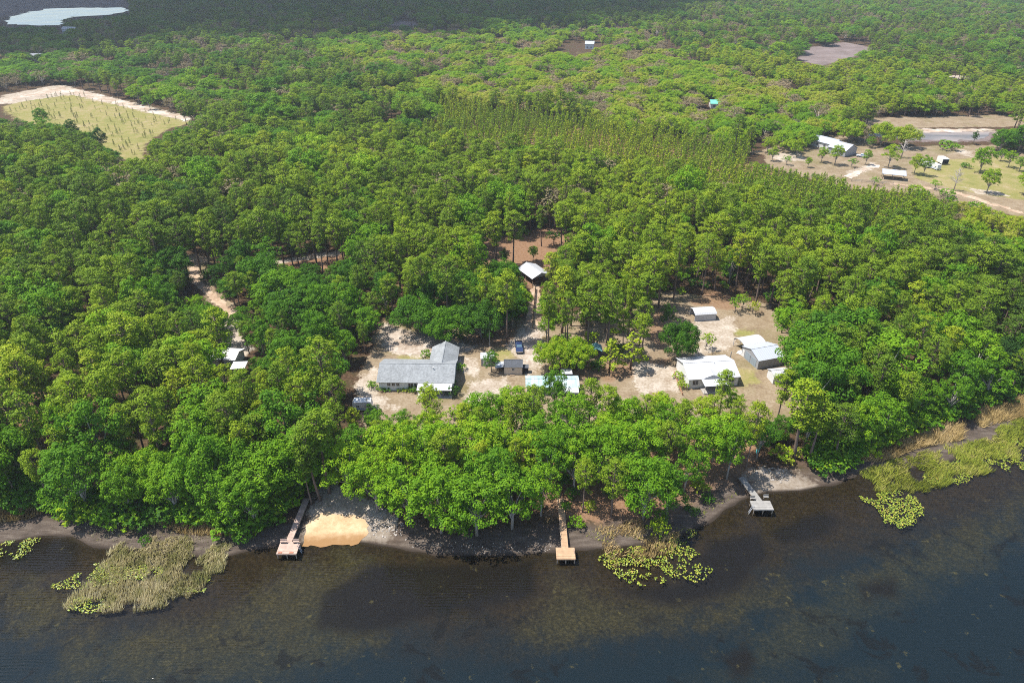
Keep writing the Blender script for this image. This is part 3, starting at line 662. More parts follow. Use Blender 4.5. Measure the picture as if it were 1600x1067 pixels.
# --- far right farm
o, rz, L = place((1280,228),(1318,240)); h = thing('farmhouse', 'pale farmhouse with light blue-grey metal roof in two wings, at the far right clearing', 'house', at(1284,232), rz+R(8))
gable_x(h, 15, 8, 3.0, 4.8, M_whitewall, M_metalgrey, .4, -9, 0); gable_x(h, 9.5, 9.5, 3.0, 5.2, M_metalwall, M_metalgrey, .4, 6.3, -4.5, name='wing_roof')
for x in (-7,-3.5,.5,3): window(h, x, 1, 1.3, 1.2, -.003)
mark(1300, 235, 'far farmhouse')
o, rz, L = place((1378,279),(1408,282)); h = thing('pole_barn', 'open grey metal-roofed pole shed casting a dark shadow, in the right pasture', 'shed', o, rz)
b = MB(); b.slab((-.5,-1.5,2.5),(9.2,-1.5,2.5),(9.2,3.2,3.5),(-.5,3.2,3.5),.08); b.build('roof', M_metalgrey, h)
for x in (0,4.3,8.7):
    for y, z in ((-1.2,2.55),(2.9,3.4)): bx('post', M_wood, h, x-.1, x+.1, y-.1, y+.1, 0, z)
bx('hay_rack', M_wood, h, .5, 8.2, 1.6, 2.2, 0, .8); mark(1393, 275, 'grey pole shed')
def rv(label, px, py, rz, L):
    h = trailer('camper_trailer', label, at(px,py), rz, L); return h
rv('white camper trailer partly behind a small tree in the right pasture', 1434,257, R(-72), 6.5)
rv('white camper trailer parked just right of the half-hidden one in the right pasture', 1449,260, R(-78), 7.0)
o = at(1471,258); h = thing('cargo_trailer', 'small dark-fronted cargo trailer standing alone in the right pasture', 'trailer', o)
bx('body', M_rvwhite, h, 0, 3.0, 0, 5.0, .5, 2.9); bx('rear_door', M_dark, h, .12, 2.88, -.05, -.004, .55, 2.5)
for x in (.0,2.8):
    w_ = MB(); w_.tube([(x,2.4,.4),(x+.2,2.4,.4)], .4, 14); w_.build('wheel', M_rubber, h)
mark(1476, 256, 'dark-fronted cargo trailer')
o = at(1267,224); h = thing('water_tank', 'white water tank standing left of the far farmhouse', 'tank', o)
b = MB(); b.tube([(0,0,0),(0,0,2.2),(0,0,2.7),(0,0,2.9)], [1.3,1.3,.9,.2], 20); b.build('barrel', M_rvwhite, h, True); b = MB(); b.cyl(0,0,2.88,3.05,.28); b.build('lid', M_dark, h)
car('parked_car', 'pale car parked in front of the far farmhouse', at(1347,246), R(60), simple('silver_paint', (.45,.47,.52), .25, .6, .05), False)
for (px, py, lab, m, L_) in ((1110,170,'small building with a bright green metal roof among the far trees',M_green,11),(914,77,'pale low house glimpsed among the far trees',M_metalgrey,8),
                             (48,98,'small white-roofed house on the left among the far trees',M_metalwhite,10),(98,53,'pale roofed building beside the far pond',M_metalwhite,16)):
    h = thing('house', lab, 'house', at(px,py), R(rnd.uniform(-15,15))); gable_x(h, L_, 7, 4.5 if py<100 else 3, 6.5 if py<100 else 4.6, M_whitewall, m, .4)
    window(h, 1.5, 1, 1.4, 1.2, -.003); window(h, L_-3, 1, 1.4, 1.2, -.003)
mark(1110, 165, 'green-roofed far house')
# small things at the lakefront
o = at(1184,705); h = thing('kayak', 'small teal boat lying on the grass under the pines near the grey dock', 'boat', o, R(60))
b = MB(); b.tube([(-1.6,0,.3),(-1.1,0,.25),(0,0,.25),(1.1,0,.25),(1.6,0,.3)], [.03,.26,.36,.26,.03], 10); b.build('hull', M_teal, h, True); bx('seat', M_dark, h, -.3, .3, -.2, .2, .57, .64)
o = at(706,607); h = thing('lawn_mower', 'small red riding mower at the right corner of the grey-roofed house', 'mower', o)
bx('hood', M_red, h, -.35,.35,-.9,.1,.3,.85); bx('seat', M_dark, h, -.25,.25,.35,.75,.55,.85); bx('deck', M_red, h, -.5,.5,-.4,.8,.15,.29)
for x in (-.5,.36):
    for y in (-.7,.6):
        w_ = MB(); w_.tube([(x,y,.22),(x+.14,y,.22)], .22, 12); w_.build('wheel', M_rubber, h)

# ------------------------------------------------------------------ foliage
def leafmat(name, stops, trans=.2, kcol=(.8,1.0,.35)):
    m, nt = mat(name); q = N(nt)
    t = q.attr('tint', 'INSTANCER').outputs['Fac']
    geo = q.n('ShaderNodeNewGeometry'); ri = geo.outputs['Random Per Island']
    pn = q.noise(.45, 2, .5, q.coord('Object'))
    tt = q.math('ADD', t, q.math('ADD', q.math('MULTIPLY', q.math('SUBTRACT', ri, .5), .22), q.math('MULTIPLY', q.math('SUBTRACT', pn, .5), .5)), True)
    c = q.ramp(tt, stops)
    d = q.bsdf(c, .6, .10)
    tl = q.n('ShaderNodeBsdfTranslucent'); q.link(q.mix(1.0, c, (*[k*1.5 for k in kcol],), 'MULTIPLY'), tl.inputs[0])
    mx = q.n('ShaderNodeMixShader'); mx.inputs[0].default_value = trans; q.link(d, mx.inputs[1]); q.link(tl.outputs[0], mx.inputs[2]); q.out(mx.outputs[0]); return m
L_pine = leafmat('pine_needles', [(0,(.038,.078,.014)),(.35,(.100,.172,.011)),(.7,(.190,.270,.012)),(1,(.285,.320,.016))])
L_broad = leafmat('broad_leaves', [(0,(.024,.064,.010)),(.35,(.064,.165,.008)),(.7,(.155,.285,.009)),(.9,(.255,.325,.012)),(1,(.31,.30,.05))], .26)
L_grey = leafmat('sparse_grey_leaves', [(0,(.10,.09,.06)),(.5,(.19,.16,.09)),(1,(.28,.22,.13))], .2, (1,.9,.6))
B_pine = simple('pine_bark', (.17,.125,.10), .95, .1, .35, 3, stretch=(1,1,.3))
B_oak = simple('oak_bark', (.30,.28,.25), .95, .1, .35, 3, stretch=(1,1,.3))
B_dead = simple('dead_wood', (.42,.38,.34), .95, .1, .3, 3)

def unit(n):
    v = rng.normal(size=(n,3)); return v/np.linalg.norm(v, axis=1, keepdims=True)
def leaves(clumps, per, size, zlo=-.5, up=.50, jit=.50, asp=.70):
    vs = []
    for (cx,cy,cz,r,fl) in clumps:
        n = max(6, int(per*(r/.95)**2))
        d = unit(n*2); d = d[(d[:,2] > zlo)][:n]; n = len(d)
        rad = r*(.5+.55*np.sqrt(rng.random(n)))[:,None]
        p = np.array([cx,cy,cz])+d*rad*np.array([1,1,fl])
        nr = d+np.array([0,0,up])+unit(n)*jit; nr /= np.linalg.norm(nr, axis=1, keepdims=True)
        a = np.cross(nr, unit(n)); a /= np.linalg.norm(a, axis=1, keepdims=True); b_ = np.cross(nr, a)
        s = (size*(.65+.7*rng.random(n)))[:,None]; a = a*s*.5; b_ = b_*s*.5*asp
        vs.append(np.stack([p-a, p+b_, p+a, p-b_], 1))
    return np.concatenate(vs).reshape(-1,3)
def crown_mesh(name, clumps, per, size, m, **kw):
    v = leaves(clumps, per, size, **kw); return np_mesh(name, v, np.arange(len(v)), m, 4)
def mesh_of(mb, name, m):
    me = bpy.data.meshes.new(name); me.from_pydata(mb.v, [], mb.f); me.update(); me.materials.append(m)
    me.polygons.foreach_set('use_smooth', [True]*len(me.polygons)); return me
def make_pine(h=19., Rm=3.3, base=.50, nl=34, per=66, size=.35):
    tb = MB(); bend = [rng.normal()*.25 for _ in range(4)]
    ax = lambda z: Vector((bend[0]*math.sin(z*.16+bend[2]), bend[1]*math.sin(z*.14+bend[3]), z))
    zs = np.linspace(-.3, h*.965, 9); tb.tube([ax(z) for z in zs], [.25*(1-.80*max(z,0)/h)+.02 for z in zs], 7)
    cl = []; ga = rng.random()*6.28
    for i in range(nl):
        t = (i+.5)/nl; z = h*(base+(1-base)*t**.9*.97)
        rr = Rm*math.sqrt(max(.03, 1-((t-.42)/(.64))**2))*(rng.uniform(.7,1.15)) if t > .42 else Rm*(.55+.45*t/.42)*rng.uniform(.55,1.12)
        a = ga+i*2.4+rng.normal()*.35; o = ax(z-.5-.25*rr); e = o+Vector((math.cos(a)*rr, math.sin(a)*rr, .35*rr+rng.uniform(-.3,.5)))
        mid = o.lerp(e,.55)+Vector((0,0,.25)); tb.tube([o, mid, e], [.085,.055,.02], 4, False)
        cl.append((e.x,e.y,e.z+.15, rng.uniform(.62,.95), .72))
        if rng.random() < .85: m_ = o.lerp(e, rng.uniform(.5,.75)); cl.append((m_.x+rng.normal()*.35,m_.y+rng.normal()*.35,m_.z+.45,rng.uniform(.5,.82),.7))
        if rng.random() < .6: s = a+rng.choice([-.6,.6]); cl.append((o.x+math.cos(s)*rr*.8,o.y+math.sin(s)*rr*.8,e.z-.1,rng.uniform(.5,.8),.7))
    for _ in range(5): p = ax(h*.965); cl.append((p.x+rng.normal()*.6,p.y+rng.normal()*.6,h*.97+rng.normal()*.35,rng.uniform(.6,.9),.8))
    return crown_mesh('crown', cl, per, size, L_pine), mesh_of(tb, 'trunk', B_pine)
def make_young(h=10., per=30):
    tb = MB(); tb.tube([(0,0,-.3),(0,0,h*.5),(0,0,h*.98)], [.13,.09,.02], 6); cl = []
    for i in range(22):
        t = i/21; z = h*(.22+.76*t); rr = 1.45*(1-t)**.8*rng.uniform(.6,1.15)+.12; a = i*2.4+rng.normal()*.3
        cl.append((math.cos(a)*rr,math.sin(a)*rr,z,rng.uniform(.42,.7)*(1-.35*t),1.0))
        tb.tube([(0,0,z-.3),(math.cos(a)*rr,math.sin(a)*rr,z)], .03, 3, False)
    return crown_mesh('crown', cl, per*2.2, .42, L_pine, zlo=-.7, up=.3), mesh_of(tb, 'trunk', B_pine)
def make_broad(h=13., Rx=4.6, zc=.60, zr=.40, lobes=10, per=80, size=.345, m=None, tilt=.0, keep=.94, base=.3, bark=None):
    tb = MB(); cl = []; n0 = rng.integers(1,4) if base < .2 else 1
    tops = []
    for i in range(lobes):
        k = (i+.5)/lobes; ph = i*2.4+rng.normal()*.3; zz = 1-1.55*k; rr = math.sqrt(max(0,1-zz*zz))
        lr = Rx*rng.uniform(.36,.50)
        c = np.array([math.cos(ph)*rr*(Rx-lr*.75), math.sin(ph)*rr*(Rx-lr*.75), h*zc+zz*(h*zr-lr*.6)])*np.array([1,1,1]); c[2] = max(c[2], h*.18)
        tops.append(Vector(c))
        for _ in range(13):
            d = unit(1)[0]; d[2] = abs(d[2])*rng.choice([1,1,1,-.5]); 
            if rng.random() > keep: continue
            p = c+d*lr*np.array([1,1,.85])*rng.uniform(.75,1.1); r = rng.uniform(.55,.98)*Rx/4.6
            cl.append((p[0],p[1],max(p[2],h*.1),r,.8))
    tb.tube([(0,0,-.3),(rng.normal()*.15,rng.normal()*.15,h*base),(rng.normal()*.3,rng.normal()*.3,h*.62)], [h*.021,h*.016,h*.007], 8)
    for tp in tops: tb.tube([(0,0,h*base*rng.uniform(.6,1.1)), tp.lerp(Vector((0,0,h*base)),.45)+Vector((0,0,.3)), tp], [h*.010,h*.007,.03], 5, False)
    return crown_mesh('crown', cl, per, size, m or L_broad), mesh_of(tb, 'trunk', bark or B_oak)
def make_snag(h=7., twigs=26):
    tb = MB(); tb.tube([(0,0,-.3),(.15,.05,h*.5),(.05,.2,h)], [.20,.14,.03], 7)
    for i in range(twigs):
        t = rng.uniform(.35,1); z = h*t; a = rng.random()*6.28; L = h*.38*(1.25-t)*rng.uniform(.6,1.3); o = Vector((.1,.1,z*.9)); e = o+Vector((math.cos(a)*L,math.sin(a)*L,L*.55))
        tb.tube([o, o.lerp(e,.5)+Vector((0,0,-.1)), e], [.07,.045,.012], 4, False)
        for _ in range(2):
            e2 = o.lerp(e,.55)+Vector((rng.normal()*L*.3,rng.normal()*L*.3,L*.35)); tb.tube([o.lerp(e,.55), e2], [.035,.01], 3, False)
    return None, mesh_of(tb, 'trunk', B_dead)
SPEC = {
 'pine':  dict(v=[make_pine(19,rng.uniform(2.5,3.5),rng.uniform(.42,.58),int(rng.integers(31,39))) for _ in range(7)], h=19., r=3.6, cb=.46, name='pine_tree', cat='pine tree'),
 'slim':  dict(v=[make_pine(18,rng.uniform(1.9,2.3),rng.uniform(.45,.6),26,54) for _ in range(3)], h=18., r=2.4, cb=.5, name='pine_tree', cat='pine tree'),
 'young': dict(v=[make_young(10) for _ in range(4)], h=10., r=1.7, cb=.2, name='young_pine', cat='young pine'),
 'broad': dict(v=[make_broad(13,rng.uniform(4.0,5.0),.58,rng.uniform(.36,.42),int(rng.integers(9,13))) for _ in range(6)], h=13., r=5., cb=.2, name='broadleaf_tree', cat='broadleaf tree'),
 'oak':   dict(v=[make_broad(10.5,6.6,.56,.42,15,72,.36,keep=.97,base=.18) for _ in range(3)], h=10.5, r=7., cb=.1, name='oak_tree', cat='oak tree'),
 'small': dict(v=[make_broad(4.6,1.9,.62,.36,7,46,.34,keep=.75,base=.35) for _ in range(2)], h=4.6, r=2.0, cb=.3, name='small_tree', cat='small tree'),
 'shrub': dict(v=[make_broad(1.8,1.3,.45,.5,6,60,.26,base=.1) for _ in range(3)], h=1.8, r=1.4, cb=.0, name='shrub', cat='shrub'),
 'grey':  dict(v=[make_broad(11,4.4,.58,.40,10,24,.42,L_grey,keep=.75,bark=B_dead) for _ in range(2)], h=11., r=4.6, cb=.2, name='bare_tree', cat='bare tree'),
 'snag':  dict(v=[make_snag(7.5), make_snag(8.5, 34)], h=7.5, r=1.5, cb=.2, name='dead_tree', cat='dead tree'),
}
PROTO = {}
def plant(kind, X, Y, h, tint, label, group=None, wide=1.0, name=None, cat=None, vi=None, lean=0.0):
    s = SPEC[kind]; k = rnd.randrange(len(s['v'])) if vi is None else vi % len(s['v'])
    t = thing(name or s['name'], label, cat or s['cat'], (X, Y, max(g1(X,Y),-.2)-.05), rnd.uniform(0,6.28), group)
    sc = h/s['h']; t.scale = (sc*wide, sc*wide, sc)
    if lean: t.rotation_euler = (rnd.uniform(-lean,lean), rnd.uniform(-lean,lean), t.rotation_euler[2])
    cm, tm = s['v'][k]; first = (kind,k) not in PROTO
    if first:
        PROTO[(kind,k)] = (bpy.data.objects.new('crown', cm) if cm else None, bpy.data.objects.new('trunk', tm)); c, r = PROTO[(kind,k)]
    else:
        c0, r0 = PROTO[(kind,k)]; c, r = (c0.copy() if c0 else None), r0.copy()
    for o in (c, r):
        if o is None: continue
        COL.objects.link(o); o.parent = t; o['tint'] = float(tint)
    return t

# what the photo shows as open: trees must not stand in front of these
KEEP = [[(556,630),(560,592),(580,562),(600,512),(625,508),(650,522),(740,530),(770,538),(838,535),(845,575),(900,585),(1000,572),(1060,560),(1066,580),(1062,612),(1000,612),(940,600),(905,590),(903,604),(885,606),(835,605),(820,604),(800,592),(775,602),(740,626),(715,626),(700,602),(660,608),(640,640),(600,652),(585,640)],
 [(822,455),(846,445),(850,512),(868,522),(822,540)],[(806,406),(862,424),(858,449),(830,449),(806,426)],[(752,412),(755,385),(830,366),(888,362),(885,380),(858,402),(850,420),(812,412),(790,408)],
 [(1020,545),(1008,520),(1020,488),(1075,464),(1130,460),(1165,477),(1200,492),(1212,510),(1230,550),(1246,578),(1240,588),(1222,580),(1180,606),(1155,606),(1150,602),(1060,606),(1060,575),(1040,560)],
 [(468,860),(487,790),(505,765),(540,785),(590,805),(600,830),(560,850)],[(289,401),(326,401),(330,412),(303,415),(316,438),(346,466),(372,488),(356,494),(330,470),(298,445)],
 [(326,545),(376,546),(392,556),(394,580),(368,580),(330,568)],[(440,404),(530,391),(532,402),(440,414)],
 [(-60,180),(-60,152),(95,131),(130,140),(304,184),(304,196),(262,204),(228,226),(222,252),(180,240),(130,205),(60,188)],
 [(1178,240),(1200,238),(1262,240),(1266,214),(1340,222),(1360,232),(1440,233),(1540,228),(1570,238),(1700,248),(1700,360),(1560,325),(1480,302),(1410,287),(1330,287),(1320,272),(1250,266),(1170,250)],
 [(1350,186),(1610,180),(1610,196),(1570,206),(1545,221),(1420,221),(1350,209)],[(1245,92),(1262,75),(1320,67),(1372,79),(1310,96),(1280,104),(1250,97)],
 [(-60,0),(195,0),(200,8),(200,14),(204,19),(165,26),(100,29),(92,42),(10,40),(-60,40)],[(590,35),(652,33),(652,40),(590,42)],[(628,186),(690,175),(690,183),(640,191)],
 [(1164,166),(1196,168),(1196,176),(1168,174)],[(1097,155),(1123,157),(1123,171),(1097,170)],[(870,70),(940,67),(940,78),(870,79)],[(1400,113),(1525,119),(1525,124),(1400,118)],[(1240,184),(1262,182),(1260,196),(1244,196)],
 [(0,782),(60,790),(64,812),(0,815)],[(250,814),(368,818),(374,834),(280,832)],[(1352,712),(1430,682),(1500,664),(1500,685),(1430,700),(1372,720)],
 [(1175,650),(1200,618),(1240,606),(1242,634),(1195,655)],[(40,88),(60,86),(60,100),(40,100)],[(86,46),(110,46),(110,54),(86,54)],[(600,162),(625,160),(625,184),(600,186)]]
TREELINE = [(-300,775),(0,775),(60,788),(100,798),(200,812),(250,808),(330,808),(380,832),(440,800),(478,765),(530,735),(560,775),(620,812),(660,828),(720,836),(780,828),(850,805),(905,805),(930,818),(1010,826),(1060,798),(1110,770),(1150,748),(1175,735),(1230,722),(1290,733),(1330,713),(1370,698),(1420,668),(1500,648),(1560,622),(1600,605),(1900,540)]
tlx = [p[0] for p in TREELINE]; tly = [p[1] for p in TREELINE]
RES = 4; mw, mh = 2200//RES, 1100//RES          # raster of the open ground, 4 px cells, x from -300
MX, MY = np.meshgrid(np.arange(mw)*RES-300+2, np.arange(mh)*RES+2)
KM = np.zeros(MX.shape, bool)
for pp in KEEP: KM |= in_poly(MX, MY, pp)
def keepat(x, y):
    i, j = int((y)//RES), int((x+300)//RES)
    return 0 <= i < mh and 0 <= j < mw and KM[i, j]
def cover(x, y0, y1, r):
    i0, i1 = max(0,int(y0//RES)), max(1,int(y1//RES)+1); j0, j1 = max(0,int((x-r+300)//RES)), max(1,int((x+r+300)//RES)+1)
    s = KM[i0:i1, j0:j1]; return float(s.mean()) if s.size else 0.

ORD = ['nearest','second nearest','third nearest','fourth nearest','fifth nearest','sixth nearest','seventh nearest','eighth nearest','ninth nearest','tenth nearest','eleventh nearest','twelfth nearest','thirteenth nearest','fourteenth nearest','fifteenth nearest','sixteenth nearest','seventeenth nearest','eighteenth nearest']
mark(325, 430, 'bend in the sandy track'); mark(240, 900, 'reed island'); mark(20, 795, 'leftmost tan grass'); mark(1400, 800, 'right lily pad patch'); mark(1440, 690, 'right shore tan grass')
mark(1590, 640, 'rightmost marsh grass'); mark(0, 600, 'left edge, mid height'); mark(0, 400, 'left edge, upper half'); mark(1600, 480, 'right edge, mid height')
mark(1020, 870, 'middle lily pad patch'); mark(480, 405, 'white road in woods'); mark(830, 385, 'reddish forest opening'); mark(960, 590, 'reddish bare clearing')
mark(1300, 480, 'dense woods right of the clearing'); LANDMARKS.pop()
placed = []
def pushlabel(kind, x, y):
    best = min(LANDMARKS, key=lambda l: (l[0]-x)**2+(l[1]-y)**2); dx, dy = x-best[0], y-best[1]; d = math.hypot(dx, dy)
    if abs(dx) > abs(dy)*1.2: rel = 'to the left of' if dx < 0 else 'to the right of'
    elif abs(dy) > abs(dx)*1.2: rel = 'directly behind' if dy < 0 else 'in front of'
    else: rel = ('behind' if dy < 0 else 'lakeward')+(' and left of' if dx < 0 else ' and right of')
    return (kind, rel, best[2]), d

# ---- hand-placed trees  (photo x, y of the foot, kind, height, tint, width, label)
HERO = [
 (655,522,'oak',10.5,.30,1.0,'broad dark green oak at the left end of the oak clump behind the grey-roofed house'),
 (700,534,'oak',10.0,.38,.95,'broad green oak in front in the middle of the oak clump behind the grey-roofed house'),
 (752,530,'oak',10.5,.22,.95,'dark spreading oak in the oak clump, just left of the sandy lane'),
 (790,505,'oak',10.5,.26,.9,'dark oak at the right end of the oak clump beside the fenced lane'),
 (680,492,'oak',12.0,.28,.95,'oak at the back left of the big oak clump'),(735,492,'oak',12.5,.36,.95,'oak at the back centre of the big oak clump'),(785,462,'oak',11.0,.34,.8,'oak close to the left side of the open shelter'),
 (800,515,'broad',9.0,.10,.7,'very dark low broadleaf tree at the foot of the fenced lane'),
 (742,520,'pine',13.0,.3,.8,'thin grey-green pine rising in front of the oak clump near the utility pole'),
 (866,578,'oak',8.2,.80,.9,'yellow-green round-topped oak right of the pickup, left one of the pair'),(903,578,'oak',8.4,.78,.85,'yellow-green round-topped oak right of the pickup, right one of the pair'),
 (878,520,'slim',20,.82,1.25,'tall pale airy pine above the yellow-green oaks'),(862,470,'slim',16,.85,1.2,'pale airy pine just right of the open shelter'),(920,500,'pine',17,.62,.95,'tall pine right of the pale airy pine in the middle'),(945,520,'pine',18,.55,.9,'tall pine behind the teal-roofed dark shed'),
 (905,462,'broad',11,.05,.8,'very dark broadleaf tree between the tall middle pines'),(985,500,'pine',19,.75,1.05,'tall yellow-green pine standing left of the dark oak in the clearing'),(1003,520,'slim',18,.45,1.3,'tall grey-green pine right beside the dark oak in the clearing'),
 (952,582,'young',10,.78,1.9,'bushy yellow-green pine in front of the teal-roofed dark shed'),(985,578,'young',11,.82,1.9,'bushy yellow-green pine left of the bare reddish ground'),(1000,565,'slim',14,.6,1.2,'slim pine at the left edge of the bare reddish ground'),
 (1058,562,'oak',10.5,.22,.72,'dark green round oak in the right clearing, left of the arched carport'),(1040,520,'broad',9,.18,.7,'dark oak directly behind the round oak of the right clearing'),
 (1103,546,'small',5.0,.82,1.0,'small pale green tree standing alone in the middle of the right clearing'),(1148,488,'small',5.2,.55,1.0,'small tree with a shadow at its foot at the back of the right clearing'),
 (1176,490,'small',4.2,.98,1.2,'small yellowish tree at the back right of the right clearing'),(1160,482,'small',5.0,.7,1.0,'small green tree between the two small trees at the back of the right clearing'),(1221,520,'slim',12,.55,1.2,'slim pine leaning at the right edge of the right clearing'),
 (768,581,'broad',6.2,.36,1.0,'small round green tree in front of the small white metal shed'),
 (866,652,'broad',12.5,.42,.62,'narrow green broadleaf tree rising in front of the white metal-roofed mobile home'),
 (672,668,'pine',11.5,.72,1.1,'bushy pine just below the white porch roof of the grey-roofed house'),(760,690,'broad',12.5,.55,1.0,'round green tree below the charcoal-roofed shed'),(800,680,'broad',13.5,.72,.9,'light green round tree below the charcoal-roofed shed, to the right'),
 (832,690,'pine',15,.55,1.0,'pine left of the narrow tree before the mobile home'),(918,680,'pine',15,.5,1.1,'pine at the right end of the white mobile home'),(945,692,'pine',15,.6,1.1,'second pine right of the white mobile home'),
 (585,668,'broad',6.5,.15,.8,'dark leafy tree beside the white camper near the grey-roofed house'),(576,645,'snag',4.5,.5,.8,'bare thin dead tree beside the white camper trailer'),
 (1122,660,'slim',14,.6,1.1,'thin pine rising in front of the porch of the white-roofed house'),(1095,668,'broad',9,.85,.9,'bright green tree at the foot of the white-roofed house'),(1140,655,'broad',8,.7,.9,'round green tree at the right corner of the white-roofed house'),
 (1211,668,'pine',15.5,.68,.95,'pine with a clear bare trunk in front of the small white-roofed shed'),(1240,716,'slim',20,.72,1.35,'tall pine with a long bare trunk at the sandy bank right of the grey dock'),(1262,722,'slim',16,.6,1.3,'pine next to the tall bare-trunked pine at the sandy bank'),
 (1135,748,'broad',15,.55,.75,'bright broadleaf tree overhanging the foot of the grey dock'),(1165,732,'pine',17,.75,.8,'pine just above the foot of the grey dock'),
 (547,778,'broad',13.5,.72,1.05,'bright green spreading tree over the top of the sand beach'),(590,800,'broad',13,.66,1.0,'bright green tree at the right side of the sand beach'),(640,815,'broad',13.5,.60,1.1,'bright green tree right of the sand beach leaning over the shore'),
 (690,832,'broad',14.5,.55,1.1,'large green tree overhanging the shore between beach and middle dock, left one'),(745,836,'broad',14.5,.50,1.15,'large green tree overhanging the shore between beach and middle dock, middle one'),(800,826,'broad',14,.52,1.05,'large green tree overhanging the shore between beach and middle dock, right one'),
 (845,806,'broad',12,.6,.9,'green tree close to the left side of the middle dock'),(910,800,'pine',13,.6,1.0,'pine close to the right side of the middle dock'),(955,806,'pine',14,.5,1.1,'pine above the tan grass right of the middle dock'),(1005,812,'broad',15,.48,.95,'green tree above the bush on the shore right of the middle dock'),(1040,806,'broad',12,.3,.9,'dark green tree at the end of the tree row above the lily pads'),
 (610,745,'broad',13.5,.70,1.0,'bright green tree in the second row above the sand beach'),(665,752,'broad',14,.62,1.05,'bright green tree in the second row, left of the middle of the lakefront'),(1090,740,'broad',14,.62,.95,'green tree in the second row left of the grey dock'),
 (500,782,'slim',19,.4,1.1,'tall thin pine whose bare trunk stands on the sand at the top of the beach'),(515,770,'slim',20,.45,1.2,'tall pine with a bare trunk right of the thin pine on the beach'),(487,788,'slim',14,.35,.9,'small thin pine beside the top of the pinkish dock'),
 (402,828,'broad',12,.45,.75,'green tree leaning toward the pinkish dock at the end of the left shore'),(370,828,'broad',13,.5,1.0,'green tree behind the tan grass left of the pinkish dock'),
 (1325,705,'broad',13,.68,.8,'light green tree at the water edge behind the right marsh'),(1345,700,'broad',14,.5,.9,'green tree just right of the light green one behind the right marsh'),
 # pasture and far trees
 (1244,246,'broad',9,.82,1.0,'round yellow-green tree left of the far farmhouse'),(1304,258,'broad',10,.80,1.0,'round yellow-green tree in front of the far farmhouse'),(1352,258,'broad',7.5,.7,.8,'small tree right of the pale parked car'),(1387,262,'broad',11,.82,1.05,'large yellow-green tree behind the grey pole shed'),
 (1428,272,'broad',9,.85,.9,'yellow-green tree right of the grey pole shed'),(1442,275,'broad',9.5,.7,.8,'green tree in front of the white camper trailers'),(1530,270,'broad',12,.65,1.0,'green round tree in the right pasture, the rear one of two'),(1541,302,'broad',11,.80,1.05,'yellow-green round tree in the right pasture, the front one of two'),(1599,305,'broad',11,.82,1.0,'yellow-green tree cut by the right edge of the photo'),
 (1490,298,'snag',9,.5,1.0,'bare grey dead tree standing in the right pasture'),(1408,247,'snag',9,.5,1.3,'bare grey tree beside the large pasture tree'),(1325,222,'oak',11,.80,1.0,'wide rounded oak behind the far farmhouse'),(1375,228,'oak',11,.85,1.0,'wide pale oak left of the pasture pond'),(1412,230,'oak',10,.88,1.1,'wide brownish oak in front of the pasture pond'),
 (1350,226,'grey',10,.7,1.0,'pale brown sparse tree behind the farmhouse'),(1480,233,'shrub',4,.6,2.0,'low round bush in front of the pasture pond'),(1310,300,'shrub',3,.6,1.5,'low bush at the lower edge of the farm clearing'),
 (1520,226,'broad',7,.15,.7,'dark small tree at the right end of the pasture pond'),(1560,240,'broad',12,.35,1.2,'large dark green tree right of the pasture pond'),(1590,238,'broad',14,.3,1.2,'large dark green tree at the right edge above the pasture'),(1563,252,'broad',6,.6,1.1,'low tree below the large dark tree at the right edge'),
 (1275,198,'grey',13,.6,1.2,'bare greyish round tree above the farm clearing'),(1575,385,'broad',11,.95,1.1,'yellow-green tree at the right edge below the pasture'),(1545,372,'broad',10,.93,1.1,'yellow-green bushy tree at the lower right corner of the pasture'),
 (70,200,'broad',11,.45,.9,'green broadleaf tree at the near edge of the left field'),(118,222,'broad',12,.15,.9,'dark tree at the near edge of the left field, middle of three'),(160,240,'broad',13,.12,.9,'dark tree at the near edge of the left field, right of the three'),
 (305,192,'broad',10,.82,1.1,'pale green round tree at the right end of the left field road'),(235,172,'broad',9,.6,1.0,'green tree on the upper side of the left field road'),
 (788,418,'broad',6.5,.3,.8,'dark small tree on the reddish opening left of the shelter roof'),(833,408,'broad',5.5,.7,.8,'small green tree right behind the shelter roof'),(775,415,'slim',16,.4,1.0,'thin pine with dark bare trunk on the reddish opening'),(846,385,'slim',15,.4,1.0,'thin pine at the top of the reddish opening'),(865,382,'small',5,.2,1.4,'dark low tree at the top right of the reddish opening'),
 (655,352,'grey',15,.5,.8,'bare whitish tree above the middle of the pine woods'),
]
